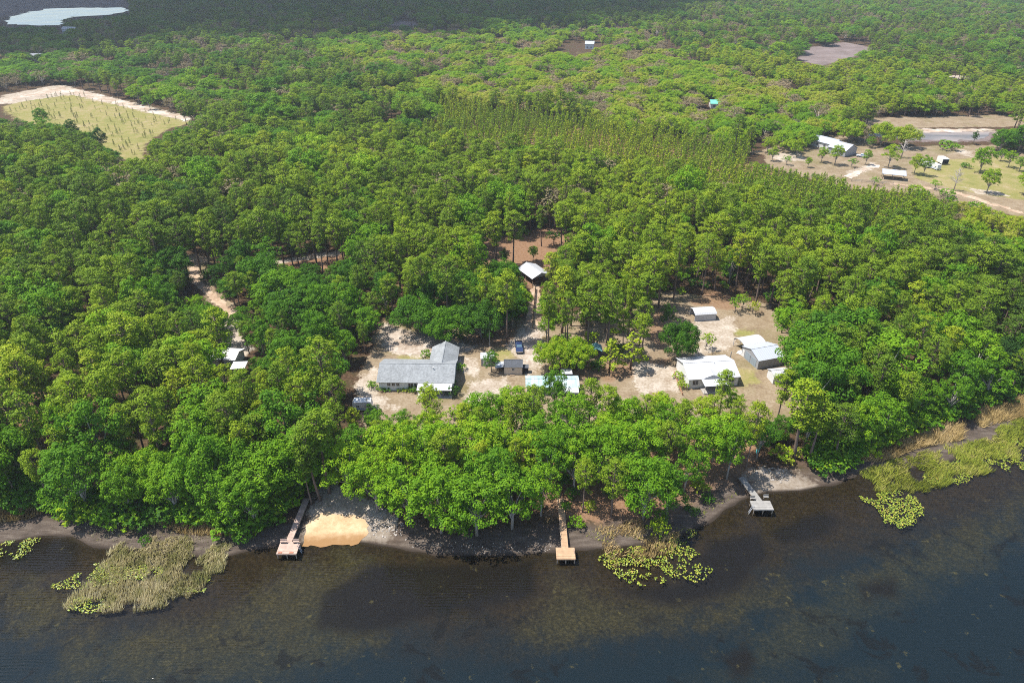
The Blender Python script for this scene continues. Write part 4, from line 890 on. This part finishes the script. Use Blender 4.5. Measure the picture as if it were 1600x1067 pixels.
HERO += [(972,700,'broad',13,.62,.95,'bright green tree below the reddish bare ground, left part'),(1003,690,'pine',12.5,.6,1.1,'pine below the reddish bare ground, middle part'),(1032,702,'broad',12,.5,.9,'green tree below the reddish bare ground, right part'),(1062,698,'pine',12.5,.55,1.0,'pine left of the bright green tree at the foot of the white-roofed house'),
 (890,705,'broad',14.5,.58,.9,'green tree directly in front of the mobile home, right of the narrow tree'),(985,748,'broad',14,.6,1.0,'green tree in the second row right of the tan dock'),(1035,752,'pine',15,.5,1.0,'pine in the second row above the lily pads'),(935,752,'broad',14,.55,1.0,'green tree in the second row just right of the tan dock'),
 (1262,262,'broad',5,.75,1.0,'small yellow-green tree below the far farmhouse on the left'),(1283,254,'broad',7.5,.72,1.0,'green tree in front of the left wing of the far farmhouse'),(1228,258,'small',4.5,.6,1.3,'small bush-like tree on the sandy strip left of the far farmhouse'),(1330,262,'small',4.5,.5,1.3,'small tree right of the round tree before the far farmhouse'),
 (1206,252,'broad',7,.8,1.0,'yellow-green tree at the left end of the farm clearing'),(1365,290,'small',4,.6,1.4,'small tree at the lower edge of the farm clearing left of the pole shed'),(1460,296,'small',4,.7,1.4,'small tree at the lower edge of the right pasture'),(1508,262,'shrub',2.2,.4,1.6,'low bush in the middle of the right pasture'),
 (1575,262,'broad',8,.75,1.0,'yellow-green tree under the large dark trees at the right edge'),(1592,268,'broad',7,.6,1.0,'green tree right under the large dark trees at the right edge'),(1430,300,'shrub',3,.8,1.5,'low yellowish bush below the pole shed'),(1478,306,'shrub',3,.6,1.5,'low green bush beside the bare dead tree in the pasture')]
vi = 0
for (x,y,k,h_,tn,wd,lab) in HERO:
    p = at(x,y); vi += 1
    plant(k, p.x, p.y, h_, tn, lab, None, wd, vi=vi); placed.append((p.x,p.y,.42*SPEC[k]['r']*h_/SPEC[k]['h']*wd+.6))
SHRUBS = [(582,606,1.9,.55,'round hedge bush at the left corner of the grey-roofed house'),(596,609,1.1,.5,'clipped hedge under the left windows of the grey-roofed house, left half'),(606,609,1.1,.5,'clipped hedge under the left windows of the grey-roofed house, right half'),
          (627,610,1.0,.9,'low brownish bush under the right windows of the grey-roofed house, left one'),(637,610,1.0,.9,'low brownish bush under the right windows of the grey-roofed house, right one'),(645,612,1.6,.5,'bush at the left end of the white porch roof'),
          (707,617,2.6,.08,'dark bluish bush at the right corner of the white porch roof'),(707,602,1.6,.2,'dark bush along the right wall of the grey-roofed house'),(720,578,2.0,.65,'round green bush right of the grey-roofed house'),(666,557,2.0,.55,'green bush in the corner behind the grey-roofed house'),
          (1060,592,2.0,.85,'yellowish bush at the left wall of the white-roofed house, upper one'),(1066,606,2.0,.85,'yellowish bush at the left wall of the white-roofed house, lower one'),(900,822,2.2,.65,'bright green bush on the shore right of the middle dock'),(1028,832,3.0,.85,'yellow-green round bush on the shore above the lily pads'),
          (392,838,1.8,.75,'light green bush on the shore just left of the pinkish dock'),(120,812,1.2,.75,'low green bush on the mud at the left shore'),(228,848,1.5,.3,'dark small bush at the back of the reed island'),(172,800,2.4,.95,'greyish shrub under the trees of the left shore'),(1080,800,1.3,.15,'low dark green bush at the bank above the right mud'),(1105,782,1.3,.2,'low green bush at the bank left of the grey dock')]
for (x,y,h_,tn,lab) in SHRUBS:
    p = at(x,y); plant('shrub', p.x, p.y, h_, tn, lab, None, 1.0 if h_ > 1.4 else 1.6); placed.append((p.x,p.y,.5))
# saplings in the left field
FIELD = [(15,172),(95,146),(125,150),(235,176),(285,194),(250,203),(222,225),(216,245),(170,238),(120,208),(50,188)]
k = 0
while k < 150:
    x, y = rnd.uniform(10,290), rnd.uniform(145,248)
    if not in_poly(np.array([x]), np.array([y]), FIELD)[0]: continue
    X, Y = P(x, y); X = round(X/9)*9+rnd.uniform(-1.3,1.3); Y += rnd.uniform(-2,2)
    plant('young', X, Y, rnd.uniform(2.2,4.0), rnd.uniform(.0,.3), 'small dark young pine growing in the grassy left field', 'young pines planted in the left field', .9, 'pine_sapling', 'sapling'); k += 1

# ---- the woods
Z_YOUNG = [(690,172),(880,196),(1060,222),(1100,236),(1180,240),(1262,262),(1320,292),(1450,322),(1490,350),(1400,398),(1250,370),(1100,330),(950,298),(800,272),(640,236)]
Z_BRIGHT = [(560,172),(720,112),(900,86),(1050,92),(1180,130),(1300,162),(1330,200),(1262,240),(1090,236),(900,192),(700,168)]
Z_FARMIX = [(480,62),(1000,50),(1060,92),(720,122),(560,120)]
Z_PLANT = [(1050,76),(1250,105),(1500,122),(1620,152),(1620,184),(1350,186),(1250,168),(1120,125)]
Z_LEFTWOOD = [(230,455),(420,430),(560,440),(610,500),(590,560),(550,640),(480,640),(380,600),(250,560)]
Z_RIGHTEDGE = [(1440,335),(1620,330),(1620,470),(1540,440),(1450,380)]
Z_FIELDEDGE = [(100,120),(320,190),(420,190),(340,130),(150,100)]
ZR = {id(z): in_poly(MX, MY, z) for z in (Z_YOUNG,Z_BRIGHT,Z_FARMIX,Z_PLANT,Z_LEFTWOOD,Z_RIGHTEDGE,Z_FIELDEDGE)}
def zone_at(x, y):
    """species, height range, spacing, tint"""
    j_ = min(mw-1,max(0,int((x+300)//RES))); i_ = min(mh-1,max(0,int(y//RES))); P_ = lambda z: bool(ZR[id(z)][i_, j_])
    tl = float(np.interp(x, tlx, tly))
    if P_(Z_YOUNG): return 'young', 10.5, 2.8, .72
    if P_(Z_BRIGHT): return ('broad' if rnd.random() < .86 else ('grey' if rnd.random() < .45 else 'pine')), 11, 5.4, .84
    if P_(Z_FARMIX): return ('broad' if rnd.random() < .6 else 'pine'), 12, 5.8, .72
    if P_(Z_PLANT): return ('slim' if rnd.random() < .93 else 'broad'), 13, 3.9, .72
    if P_(Z_LEFTWOOD): return ('broad' if rnd.random() < .72 else 'pine'), 12.5, 4.7, .34
    if P_(Z_RIGHTEDGE): return ('broad' if rnd.random() < .8 else 'pine'), 10, 5.2, .85
    if P_(Z_FIELDEDGE): return ('broad' if rnd.random() < .85 else 'grey'), 11, 6, .55
    if y > 560 and tl-y < 42:
        r0 = rnd.random(); side = x < 540 or x > 1230
        return (('oak' if side and r0 < .16 else 'broad') if r0 < .66 else 'pine'), 14, 4.6, .44
    if y > 690 and 540 < x < 1120: return ('broad' if rnd.random() < .5 else 'pine'), 14.5, 4.6, .64
    if y > 560 and x > 1240: return ('broad' if rnd.random() < .3 else 'pine'), 17, 4.6, .42
    if y < 230 and x < 120: return ('broad' if rnd.random() < .75 else 'pine'), 12, 6, .5
    if y < 140: return ('broad' if rnd.random() < .25 else 'pine'), 15, 5.6, .48
    if y < 260 and x < 700: return ('broad' if rnd.random() < .1 else 'pine'), 17, 4.7, .46
    return ('broad' if rnd.random() < .08 else 'pine'), 18, 4.4, .53
cells = {}
def put(X, Y, r): cells.setdefault((int(X//8),int(Y//8)),[]).append((X,Y,r))
def free(X, Y, r):
    i, j = int(X//8), int(Y//8)
    for a in (-1,0,1):
        for b_ in (-1,0,1):
            for (x,y,s) in cells.get((i+a,j+b_),()):
                if (x-X)**2+(y-Y)**2 < ((r+s))**2: return False
    return True
for (X,Y,r) in placed: put(X,Y,r)
trees = []
bands = [(75,300,60000,0.),(300,620,60000,.4),(620,1420,70000,1.4)]
for (y0,y1,ncand,extra) in bands:
    for _ in range(ncand):
        Y = math.sqrt(rnd.uniform(y0*y0, y1*y1)); hw = (Y*.86+52)*.80+25; X = rnd.uniform(-hw, hw)
        x, y, s = proj(X, Y, 1.2)
        if x < -190 or x > 1790: continue
        if y > 560 and y > np.interp(x, tlx, tly)-2: continue
        if keepat(x, y): continue
        if 518 < x < 1240 and 560+(x<840)*10 < y < 668 and not (x > 1190 and y > 640): continue
        kind, h_, sp, tn = zone_at(x, min(y,900))
        big = 1+.34*min(1.,max(0.,(380-y)/260)) if kind != 'young' else 1.
        sp = sp*big+(extra if Y > 620 else 0)
        if not free(X, Y, sp/2): continue
        h_ *= rnd.uniform(.70,1.16)*(1-.16*(big-1)/.34)
        if kind == 'pine' and rnd.random() < .3: kind = 'slim'
        elif kind == 'pine' and rnd.random() < .02: kind = 'grey'
        ok = False
        for att in range(3):
            sc = h_/SPEC[kind]['h']; r_ = SPEC[kind]['r']*sc*big
            xt, yt, _s = proj(X, Y, 1.2+h_); xb, yb, _s = proj(X, Y, 1.2+h_*SPEC[kind]['cb'])
            if cover(xt, yt, yb, r_*s*.75) < (.06 if y > 230 else .22): ok = True; break
            h_ *= .68
            if h_ < 4.5: break
        if not ok: continue
        if kind in ('pine','slim') and h_ < 9: kind = 'broad'; 
        put(X, Y, sp/2)
        n1 = mnoise.noise((X*.012,Y*.012,5.)); n2 = mnoise.noise((X*.05,Y*.05,1.))
        tn = tn+.22*n1+.16*n2+rnd.gauss(0,.105)
        trees.append((Y, X, kind, h_, min(1.,max(0.,tn)), x, y, 1+(big-1)*1.5))
trees.sort(key=lambda t: t[0])
nind = {'pine': 0, 'slim': 0, 'broad': 0, 'oak': 0}; rest = {'oak': [], 'pine': [], 'broad': [], 'young': [], 'slim': [], 'grey': []}
ind = []
for t in trees:
    k = t[2]; inframe = -20 < t[5] < 1620 and t[6] < 1060
    if k in nind and nind[k] < {'pine': 225, 'slim': 45, 'broad': 190, 'oak': 60}[k] and inframe: nind[k] += 1; ind.append(t)
    else: rest[k].append(t)
groups = {}
for t in ind:
    key, d = pushlabel(t[2], t[5], t[6]); groups.setdefault(key, []).append((d, t))
SHADE = {'pine': ['dark green','olive green','yellowish green'], 'slim': ['dark green','olive green','yellowish green'], 'broad': ['dark green','mid green','bright green'], 'oak': ['dark green','mid green','bright green']}
for (kind, rel, lm), lst in groups.items():
    lst.sort(key=lambda a: a[0])
    for i, (d, t) in enumerate(lst):
        sh = SHADE[kind][0 if t[4] < .38 else (1 if t[4] < .66 else 2)]
        o_ = ORD[i] if i < len(ORD) else f'{i+1}th nearest'
        noun = {'pine': 'pine', 'slim': 'slim pine', 'broad': 'broadleaf tree', 'oak': 'low broadleaf'}[kind]
        lab = f'{sh} {noun}, {o_} one {rel} the {lm}'
        if len(lab.split()) > 16: lab = lab.replace(sh+' ', '')
        plant(kind, t[1], t[0], t[3], t[4], lab, 'pines of the lakeside woods' if kind in ('pine','slim') else 'broadleaf trees of the lakeside woods', rnd.uniform(.82,1.22)*t[7]*(.8 if kind == 'oak' else 1), lean=.06)
print('trees', len(trees), {k: len(v) for k, v in rest.items()}, len(ind))

def forest(name, kinds, label, cat):
    """the rest of a kind as ONE object: points that carry copies of the trees already built"""
    pts = []; variants = []; base = {}
    for k in kinds:
        base[k] = len(variants)
        for v in range(len(SPEC[k]['v'])):
            if (k,v) in PROTO: variants.append(PROTO[(k,v)])
    cnt = {k: sum((k,v) in PROTO for v in range(len(SPEC[k]['v']))) for k in kinds}
    for k in kinds:
        for t in rest[k]: pts.append((t[1],t[0],t[3]/SPEC[k]['h'],t[4], base[k]+rnd.randrange(cnt[k]), t[7]))
    A = np.array(pts); Zg = gz(A[:,0], A[:,1])-.05
    me = bpy.data.meshes.new(name); me.vertices.add(len(A)); me.vertices.foreach_set('co', np.stack([A[:,0],A[:,1],Zg],1).astype(np.float32).ravel())
    for nm, ty, col in (('tint','FLOAT',A[:,3]),('turn','FLOAT',rng.random(len(A))*6.283)):
        a = me.attributes.new(nm, ty, 'POINT'); a.data.foreach_set('value', col.astype(np.float32))
    a = me.attributes.new('grow','FLOAT_VECTOR','POINT'); wv_ = A[:,2]*A[:,5]*rng.uniform(.85,1.2,len(A)); a.data.foreach_set('vector', np.stack([wv_,wv_,A[:,2]],1).astype(np.float32).ravel())
    a = me.attributes.new('variant','INT','POINT'); a.data.foreach_set('value', A[:,4].astype(np.int32))
    for m_ in {c.data.materials[0] for v in variants for c in v if c}: me.materials.append(m_)
    o = bpy.data.objects.new(name, me); COL.objects.link(o); tag(o, label, cat, kind='stuff')
    ng = bpy.data.node_groups.new(name, 'GeometryNodeTree'); ng.interface.new_socket('Geometry', in_out='INPUT', socket_type='NodeSocketGeometry'); ng.interface.new_socket('Geometry', in_out='OUTPUT', socket_type='NodeSocketGeometry')
    n = lambda t: ng.nodes.new(t); L = ng.links.new
    gi, go = n('NodeGroupInput'), n('NodeGroupOutput'); jo = n('GeometryNodeJoinGeometry')
    for pr in variants:
        j = n('GeometryNodeJoinGeometry')
        for c in pr:
            if c is None: continue
            oi = n('GeometryNodeObjectInfo'); oi.transform_space = 'ORIGINAL'; oi.inputs['Object'].default_value = c; L(oi.outputs['Geometry'], j.inputs[0])
        g2 = n('GeometryNodeGeometryToInstance'); L(j.outputs[0], g2.inputs[0]); L(g2.outputs[0], jo.inputs[0])
    ip = n('GeometryNodeInstanceOnPoints'); L(gi.outputs[0], ip.inputs['Points']); L(jo.outputs[0], ip.inputs['Instance']); ip.inputs['Pick Instance'].default_value = True
    def na(nm, ty):
        d = n('GeometryNodeInputNamedAttribute'); d.data_type = ty; d.inputs['Name'].default_value = nm; return d.outputs[0]
    L(na('variant','INT'), ip.inputs['Instance Index'])
    cx = n('ShaderNodeCombineXYZ'); L(na('turn','FLOAT'), cx.inputs[2]); L(cx.outputs[0], ip.inputs['Rotation']); L(na('grow','FLOAT_VECTOR'), ip.inputs['Scale'])
    L(ip.outputs[0], go.inputs[0]); md = o.modifiers.new('trees','NODES'); md.node_group = ng
    return o
for k in ('slim','grey','young'):
    for v in range(len(SPEC[k]['v'])):
        if (k,v) not in PROTO and rest[k]:
            t = rest[k].pop(0); plant(k, t[1], t[0], t[3], t[4], 'pale bare tree among the far bright green woods' if k == 'grey' else 'slim pine in the far right plantation', 'far woods', 1.0, vi=v)
forest('pine_forest', ['pine','slim'], 'dense pine woods stretching back behind the nearer pines', 'pine forest')
forest('broadleaf_woods', ['broad','grey','oak'], 'bright green broadleaf woods in the distance with a few bare trees', 'woods')
forest('young_pine_plantation', ['young'], 'band of thin young pines in the middle distance', 'plantation')

# undergrowth in the woods: shrubs
rest['shrub'] = []
for _ in range(2600):
    Y = math.sqrt(rnd.uniform(85**2, 330**2)); hw = (Y*.86+52)*.80+10; X = rnd.uniform(-hw,hw); x, y, s = proj(X,Y,1.2)
    if y > np.interp(x, tlx, tly) or keepat(x,y): continue
    if cover(x, y-3*s, y, 2*s) > .05: continue
    rest['shrub'].append((Y,X,'shrub',rnd.uniform(1.0,3.6),rnd.uniform(.2,.95),x,y,1.))
for _ in range(420):
    x = rnd.uniform(-150,540) if rnd.random() < .62 else rnd.uniform(1270,1740); y = float(np.interp(x, tlx, tly))-rnd.uniform(0,26)
    X, Y = P(x, y); rest['shrub'].append((Y,X,'shrub',rnd.uniform(1.6,4.2),rnd.uniform(.15,.8),x,y,1.3))
forest('undergrowth', ['shrub'], 'scattered shrubs growing on the floor of the woods', 'undergrowth')

# ------------------------------------------------------------------ reeds and lily pads
def grassmat(name, stops):
    m, nt = mat(name); q = N(nt); geo = q.n('ShaderNodeNewGeometry'); n1 = q.math('ADD', q.math('MULTIPLY', q.noise(.4, 3, .6, q.coord('Object')), .5), q.math('MULTIPLY', q.noise(.1, 3, .6, q.coord('Object')), .5))
    f = q.math('ADD', q.math('MULTIPLY', geo.outputs['Random Per Island'], .4), q.math('MULTIPLY', q.step(n1, .3, .7), .6)); c = q.ramp(f, stops)
    tl = q.n('ShaderNodeBsdfTranslucent'); q.link(c, tl.inputs[0]); mx = q.n('ShaderNodeMixShader'); mx.inputs[0].default_value = .3
    q.link(q.bsdf(c, .7, .2), mx.inputs[1]); q.link(tl.outputs[0], mx.inputs[2]); q.out(mx.outputs[0]); return m
G_mix = grassmat('reed_blades', [(0,(.17,.21,.05)),(.3,(.36,.34,.13)),(.55,(.56,.50,.28)),(1,(.70,.61,.42))])
G_tan = grassmat('dry_grass_blades', [(0,(.24,.17,.07)),(.5,(.42,.31,.13)),(1,(.54,.42,.23))])
G_green = grassmat('green_marsh_blades', [(0,(.13,.17,.02)),(.45,(.27,.31,.035)),(.8,(.39,.37,.09)),(1,(.50,.42,.22))])
def reeds(name, label, polys, m, dens, hgt, thr=-.25, z=0.3, lean=.6):
    vs = []
    for pp in polys:
        wp = wpoly(pp, z); arr = np.array(wp); x0,y0 = arr.min(0); x1,y1 = arr.max(0)
        n = int((x1-x0)*(y1-y0)*dens); X = rng.uniform(x0,x1,n); Y = rng.uniform(y0,y1,n); d = sdf(X,Y,wp)
        nz = np.array([mnoise.noise((a*.22,b_*.30,7.))+.5*mnoise.noise((a*.7,b_*.8,2.)) for a,b_ in zip(X,Y)])
        k = (d > -.3) & (nz+np.clip(d,0,2)*.25 > thr); X, Y, nz = X[k], Y[k], nz[k]; n = len(X)
        G = np.maximum(gz(X,Y), -.5); a = rng.random(n)*6.283; wdt = rng.uniform(.05,.12,n); hh = hgt*rng.uniform(.5,1.2,n)*(1+.3*nz)
        wd = np.array([mnoise.noise((p*.1,q_*.1,3.))*3 for p,q_ in zip(X,Y)]); lx = lean*hh*(np.cos(wd)*.7+rng.normal(size=n)*.6); ly = lean*hh*(np.sin(wd)*.7+rng.normal(size=n)*.6)
        b0 = np.stack([X-np.cos(a)*wdt, Y-np.sin(a)*wdt, G-.05],1); b1 = np.stack([X+np.cos(a)*wdt, Y+np.sin(a)*wdt, G-.05],1)
        tp = np.stack([X+lx, Y+ly, np.maximum(G,0)+hh],1); vs.append(np.stack([b0,b1,tp],1))
    v = np.concatenate(vs).reshape(-1,3); me = np_mesh(name, v, np.arange(len(v)), m, 3); o = bpy.data.objects.new(name, me); COL.objects.link(o); return tag(o, label, 'grass', kind='stuff')
reeds('marsh_grass', 'pale reeds of the reed island at the left shore', [[(97,945),(125,912),(140,880),(165,862),(190,848),(250,838),(330,845),(366,850),(350,885),(318,915),(265,942),(180,955)]], G_mix, 40, .85, .10)
reeds('sparse_grass', 'thin straggly tufts on the mud between the reed island and the trees', [[(120,812),(240,818),(380,838),(345,868),(280,858),(150,840)]], G_mix, 5, .45, -.4)
reeds('sparse_grass', 'thin grass tufts on the bank above the lily pads', [[(900,830),(1040,838),(1110,790),(1150,770),(1060,830),(960,850)]], G_green, 6, .4, -.2)
reeds('dry_grass', 'tan tall grass at the left edge of the shore', [[(-40,778),(0,778),(50,784),(70,800),(40,812),(-40,818)]], G_tan, 40, 1.3, -.6)
reeds('dry_grass', 'tan grass strip between the reed island and the trees', [[(240,815),(300,808),(368,815),(376,835),(330,838),(280,832)]], G_tan, 32, 1.2, -.3)
reeds('dry_grass', 'tan tall grass along the treeline of the right shore', [[(1345,718),(1380,703),(1430,682),(1500,665),(1500,688),(1430,700),(1372,722)],[(1520,650),(1600,622),(1600,650),(1530,668)]], G_tan, 36, 1.5, -.4)
reeds('marsh_grass', 'olive green marsh grass in the shallows of the right shore', [[(1340,736),(1380,726),(1450,706),(1520,690),(1590,655),(1640,640),(1640,690),(1560,732),(1500,748),(1445,768),(1420,775),(1380,768),(1355,758)]], G_green, 34, .8, .10, 0.)
reeds('dry_grass', 'tan grass on the bank between the tan dock and the middle lily pads', [[(930,828),(1005,812),(1014,830),(965,846)],[(940,850),(1060,830),(1050,860),(960,885)]], G_tan, 20, .8, -.15)
pm, nt = mat('lily_leaf'); q = N(nt); geo = q.n('ShaderNodeNewGeometry')
q.out(q.bsdf(q.ramp(geo.outputs['Random Per Island'], [(0,(.08,.14,.015)),(.5,(.19,.25,.02)),(.9,(.31,.32,.04)),(1,(.33,.22,.05))]), .45, .3))
def lilies(label, polys, dens, thr, rr=(.075,.145)):
    vs, fs = [], []
    for pp in polys:
        wp = wpoly(pp, 0.); arr = np.array(wp); x0,y0 = arr.min(0); x1,y1 = arr.max(0); n = int((x1-x0)*(y1-y0)*dens)
        X = rng.uniform(x0,x1,n); Y = rng.uniform(y0,y1,n); d = sdf(X,Y,wp)
        for a, b_, dd in zip(X,Y,d):
            nz = mnoise.noise((a*.42,b_*.42,4.))+.45*mnoise.noise((a*1.3,b_*1.3,8.))
            if dd+nz*1.2 < -.1 or nz < thr: continue
            r = rnd.uniform(*rr); o = len(vs); t0 = rnd.random()*6.28; tx, ty = rnd.gauss(0,.22), rnd.gauss(0,.22); zz = max(g1(a,b_),0)+rnd.uniform(.05,.16); m_ = 7
            for k in range(m_+1):
                an = t0+.35+k*(6.283-.7)/m_; dx, dy = math.cos(an)*r, math.sin(an)*r; vs.append((a+dx,b_+dy,zz+dx*tx+dy*ty))
            vs.append((a,b_,zz)); fs.append(tuple(range(o,o+m_+2)))
    b = MB(); b.v = vs; b.f = fs; return tag(b.build('lily_pads', pm), label, 'lily pads', kind='stuff')
lilies('yellow-green lily pads floating between the tan dock and the grey dock', [[(932,872),(975,858),(1010,850),(1050,838),(1078,826),(1085,832),(1070,850),(1095,868),(1113,882),(1098,908),(1060,905),(1005,915),(975,908)]], 15, -.04)
lilies('dense yellow-green lily pad patch on its own near the right marsh', [[(1345,780),(1370,772),(1405,767),(1435,782),(1444,800),(1430,812),(1412,827),(1385,815),(1368,792)]], 19, -.34)
lilies('lily pads at the left edge of the photo beside the muddy shore', [[(-60,858),(0,852),(35,842),(62,840),(50,860),(35,872),(-60,885)]], 14, -.02)
lilies('lily pads scattered around the reed island on the left', [[(75,918),(105,905),(135,892),(150,880),(200,885),(255,888),(248,905),(190,908),(120,920)],[(94,948),(115,930),(150,935),(175,950),(140,958)],[(290,925),(310,915),(330,905),(320,925)]], 16, -.16)
lilies('yellow lily pads in the marsh at the right edge of the photo', [[(1440,745),(1478,728),(1510,712),(1545,698),(1590,686),(1640,700),(1640,735),(1580,738),(1550,722),(1510,752),(1460,758)]], 15, -.16)

def stones(label, poly, n, r0, r1, m):
    ic = bmesh.new(); bmesh.ops.create_icosphere(ic, subdivisions=1, radius=1.); ic.verts.index_update(); vv = [v.co.copy() for v in ic.verts]; ff = [tuple(v.index for v in f.verts) for f in ic.faces]; ic.free()
    wp = wpoly(poly, .8); arr = np.array(wp); b = MB(); k = 0
    while k < n:
        X, Y = rnd.uniform(arr[:,0].min(),arr[:,0].max()), rnd.uniform(arr[:,1].min(),arr[:,1].max())
        if not in_poly(np.array([X]),np.array([Y]),wp)[0]: continue
        r = rnd.uniform(r0,r1); c = Vector((X,Y,g1(X,Y)+r*.2)); sx, sy = rnd.uniform(.7,1.4), rnd.uniform(.7,1.4)
        b.add([c+Vector((v.x*r*sx,v.y*r*sy,v.z*r*.6))*(1+.25*mnoise.noise(v*2+c)) for v in vv], ff); k += 1
    tag(b.build('rubble', m), label, 'rubble', kind='stuff')
M_stone = simple('pale_stone', (.34,.31,.28), .95, .1, .4, 3)
stones('pale stones and driftwood bits on the bank right of the sand beach', [(570,800),(600,792),(632,815),(628,836),(585,835)], 150, .06, .22, M_stone)
stones('pale stones on the sandy bank right of the grey dock', [(1178,728),(1222,730),(1245,745),(1215,752),(1185,745)], 120, .06, .2, M_stone)
stones('small debris scattered along the bare shore between the docks', [(625,838),(760,846),(860,838),(862,858),(760,862),(640,852)], 160, .03, .11, M_stone)

# ------------------------------------------------------------------ cloud that shades the far woods, and the air
CA = 620.
foot = [P(x,y,19.) for x,y in ((-250,72),(0,68),(90,62),(240,48),(330,38),(600,37),(800,27),(930,30),(1000,14),(1100,1))]
foot = foot+[(700,1750),(-1900,1750),(-1500,foot[0][1])]
b = MB(); arr = np.array(foot); cnt = 0
ico = bmesh.new(); bmesh.ops.create_icosphere(ico, subdivisions=2, radius=1.); ico.verts.index_update(); iv = [v.co.copy() for v in ico.verts]; jf = [tuple(v.index for v in f.verts) for f in ico.faces]; ico.free()
gx, gy = np.meshgrid(np.arange(arr[:,0].min(),arr[:,0].max(),55.), np.arange(arr[:,1].min(),arr[:,1].max(),55.)); gx = gx.ravel()+rng.normal(size=gx.size)*10; gy = gy.ravel()+rng.normal(size=gy.size)*10
dd = sdf(gx, gy, foot)
off = SUN*(CA/SUN.z)
for x,y,d in zip(gx,gy,dd):
    if d < 22: continue
    r = min(75, 40+d*.2)*rnd.uniform(.85,1.15); c = Vector((x,y,0))+off; c.z = CA+rnd.uniform(-10,25)
    b.add([c+Vector((v.x*r,v.y*r,v.z*r*.8+mnoise.noise(v*1.7+c*.01)*r*.2)) for v in iv], jf)
cm, nt = mat('cloud_white'); q = N(nt); tr = q.n('ShaderNodeBsdfTransparent'); mx = q.n('ShaderNodeMixShader'); mx.inputs[0].default_value = .40; q.link(tr.outputs[0], mx.inputs[1]); q.link(q.bsdf((.9,.9,.92), 1., 0.), mx.inputs[2]); q.out(mx.outputs[0])
tag(b.build('cloud', cm, None, True), 'thick white cloud above the far woods, outside the photo', 'cloud', kind='stuff')
HAZE = .00012
if HAZE:
    hm, nt = mat('haze_air'); q = N(nt); pv = q.n('ShaderNodeVolumePrincipled'); pv.inputs['Color'].default_value = (.80,.88,1.,1); pv.inputs['Density'].default_value = HAZE; pv.inputs['Anisotropy'].default_value = .2
    q.link(pv.outputs[0], q.n('ShaderNodeOutputMaterial').inputs['Volume'])
    b = MB(); b.box(-5200,5200,-320,5400,-3.8,CAMH+6); tag(b.build('haze', hm), 'thin pale haze in the air over the lake and woods', 'haze', kind='stuff')
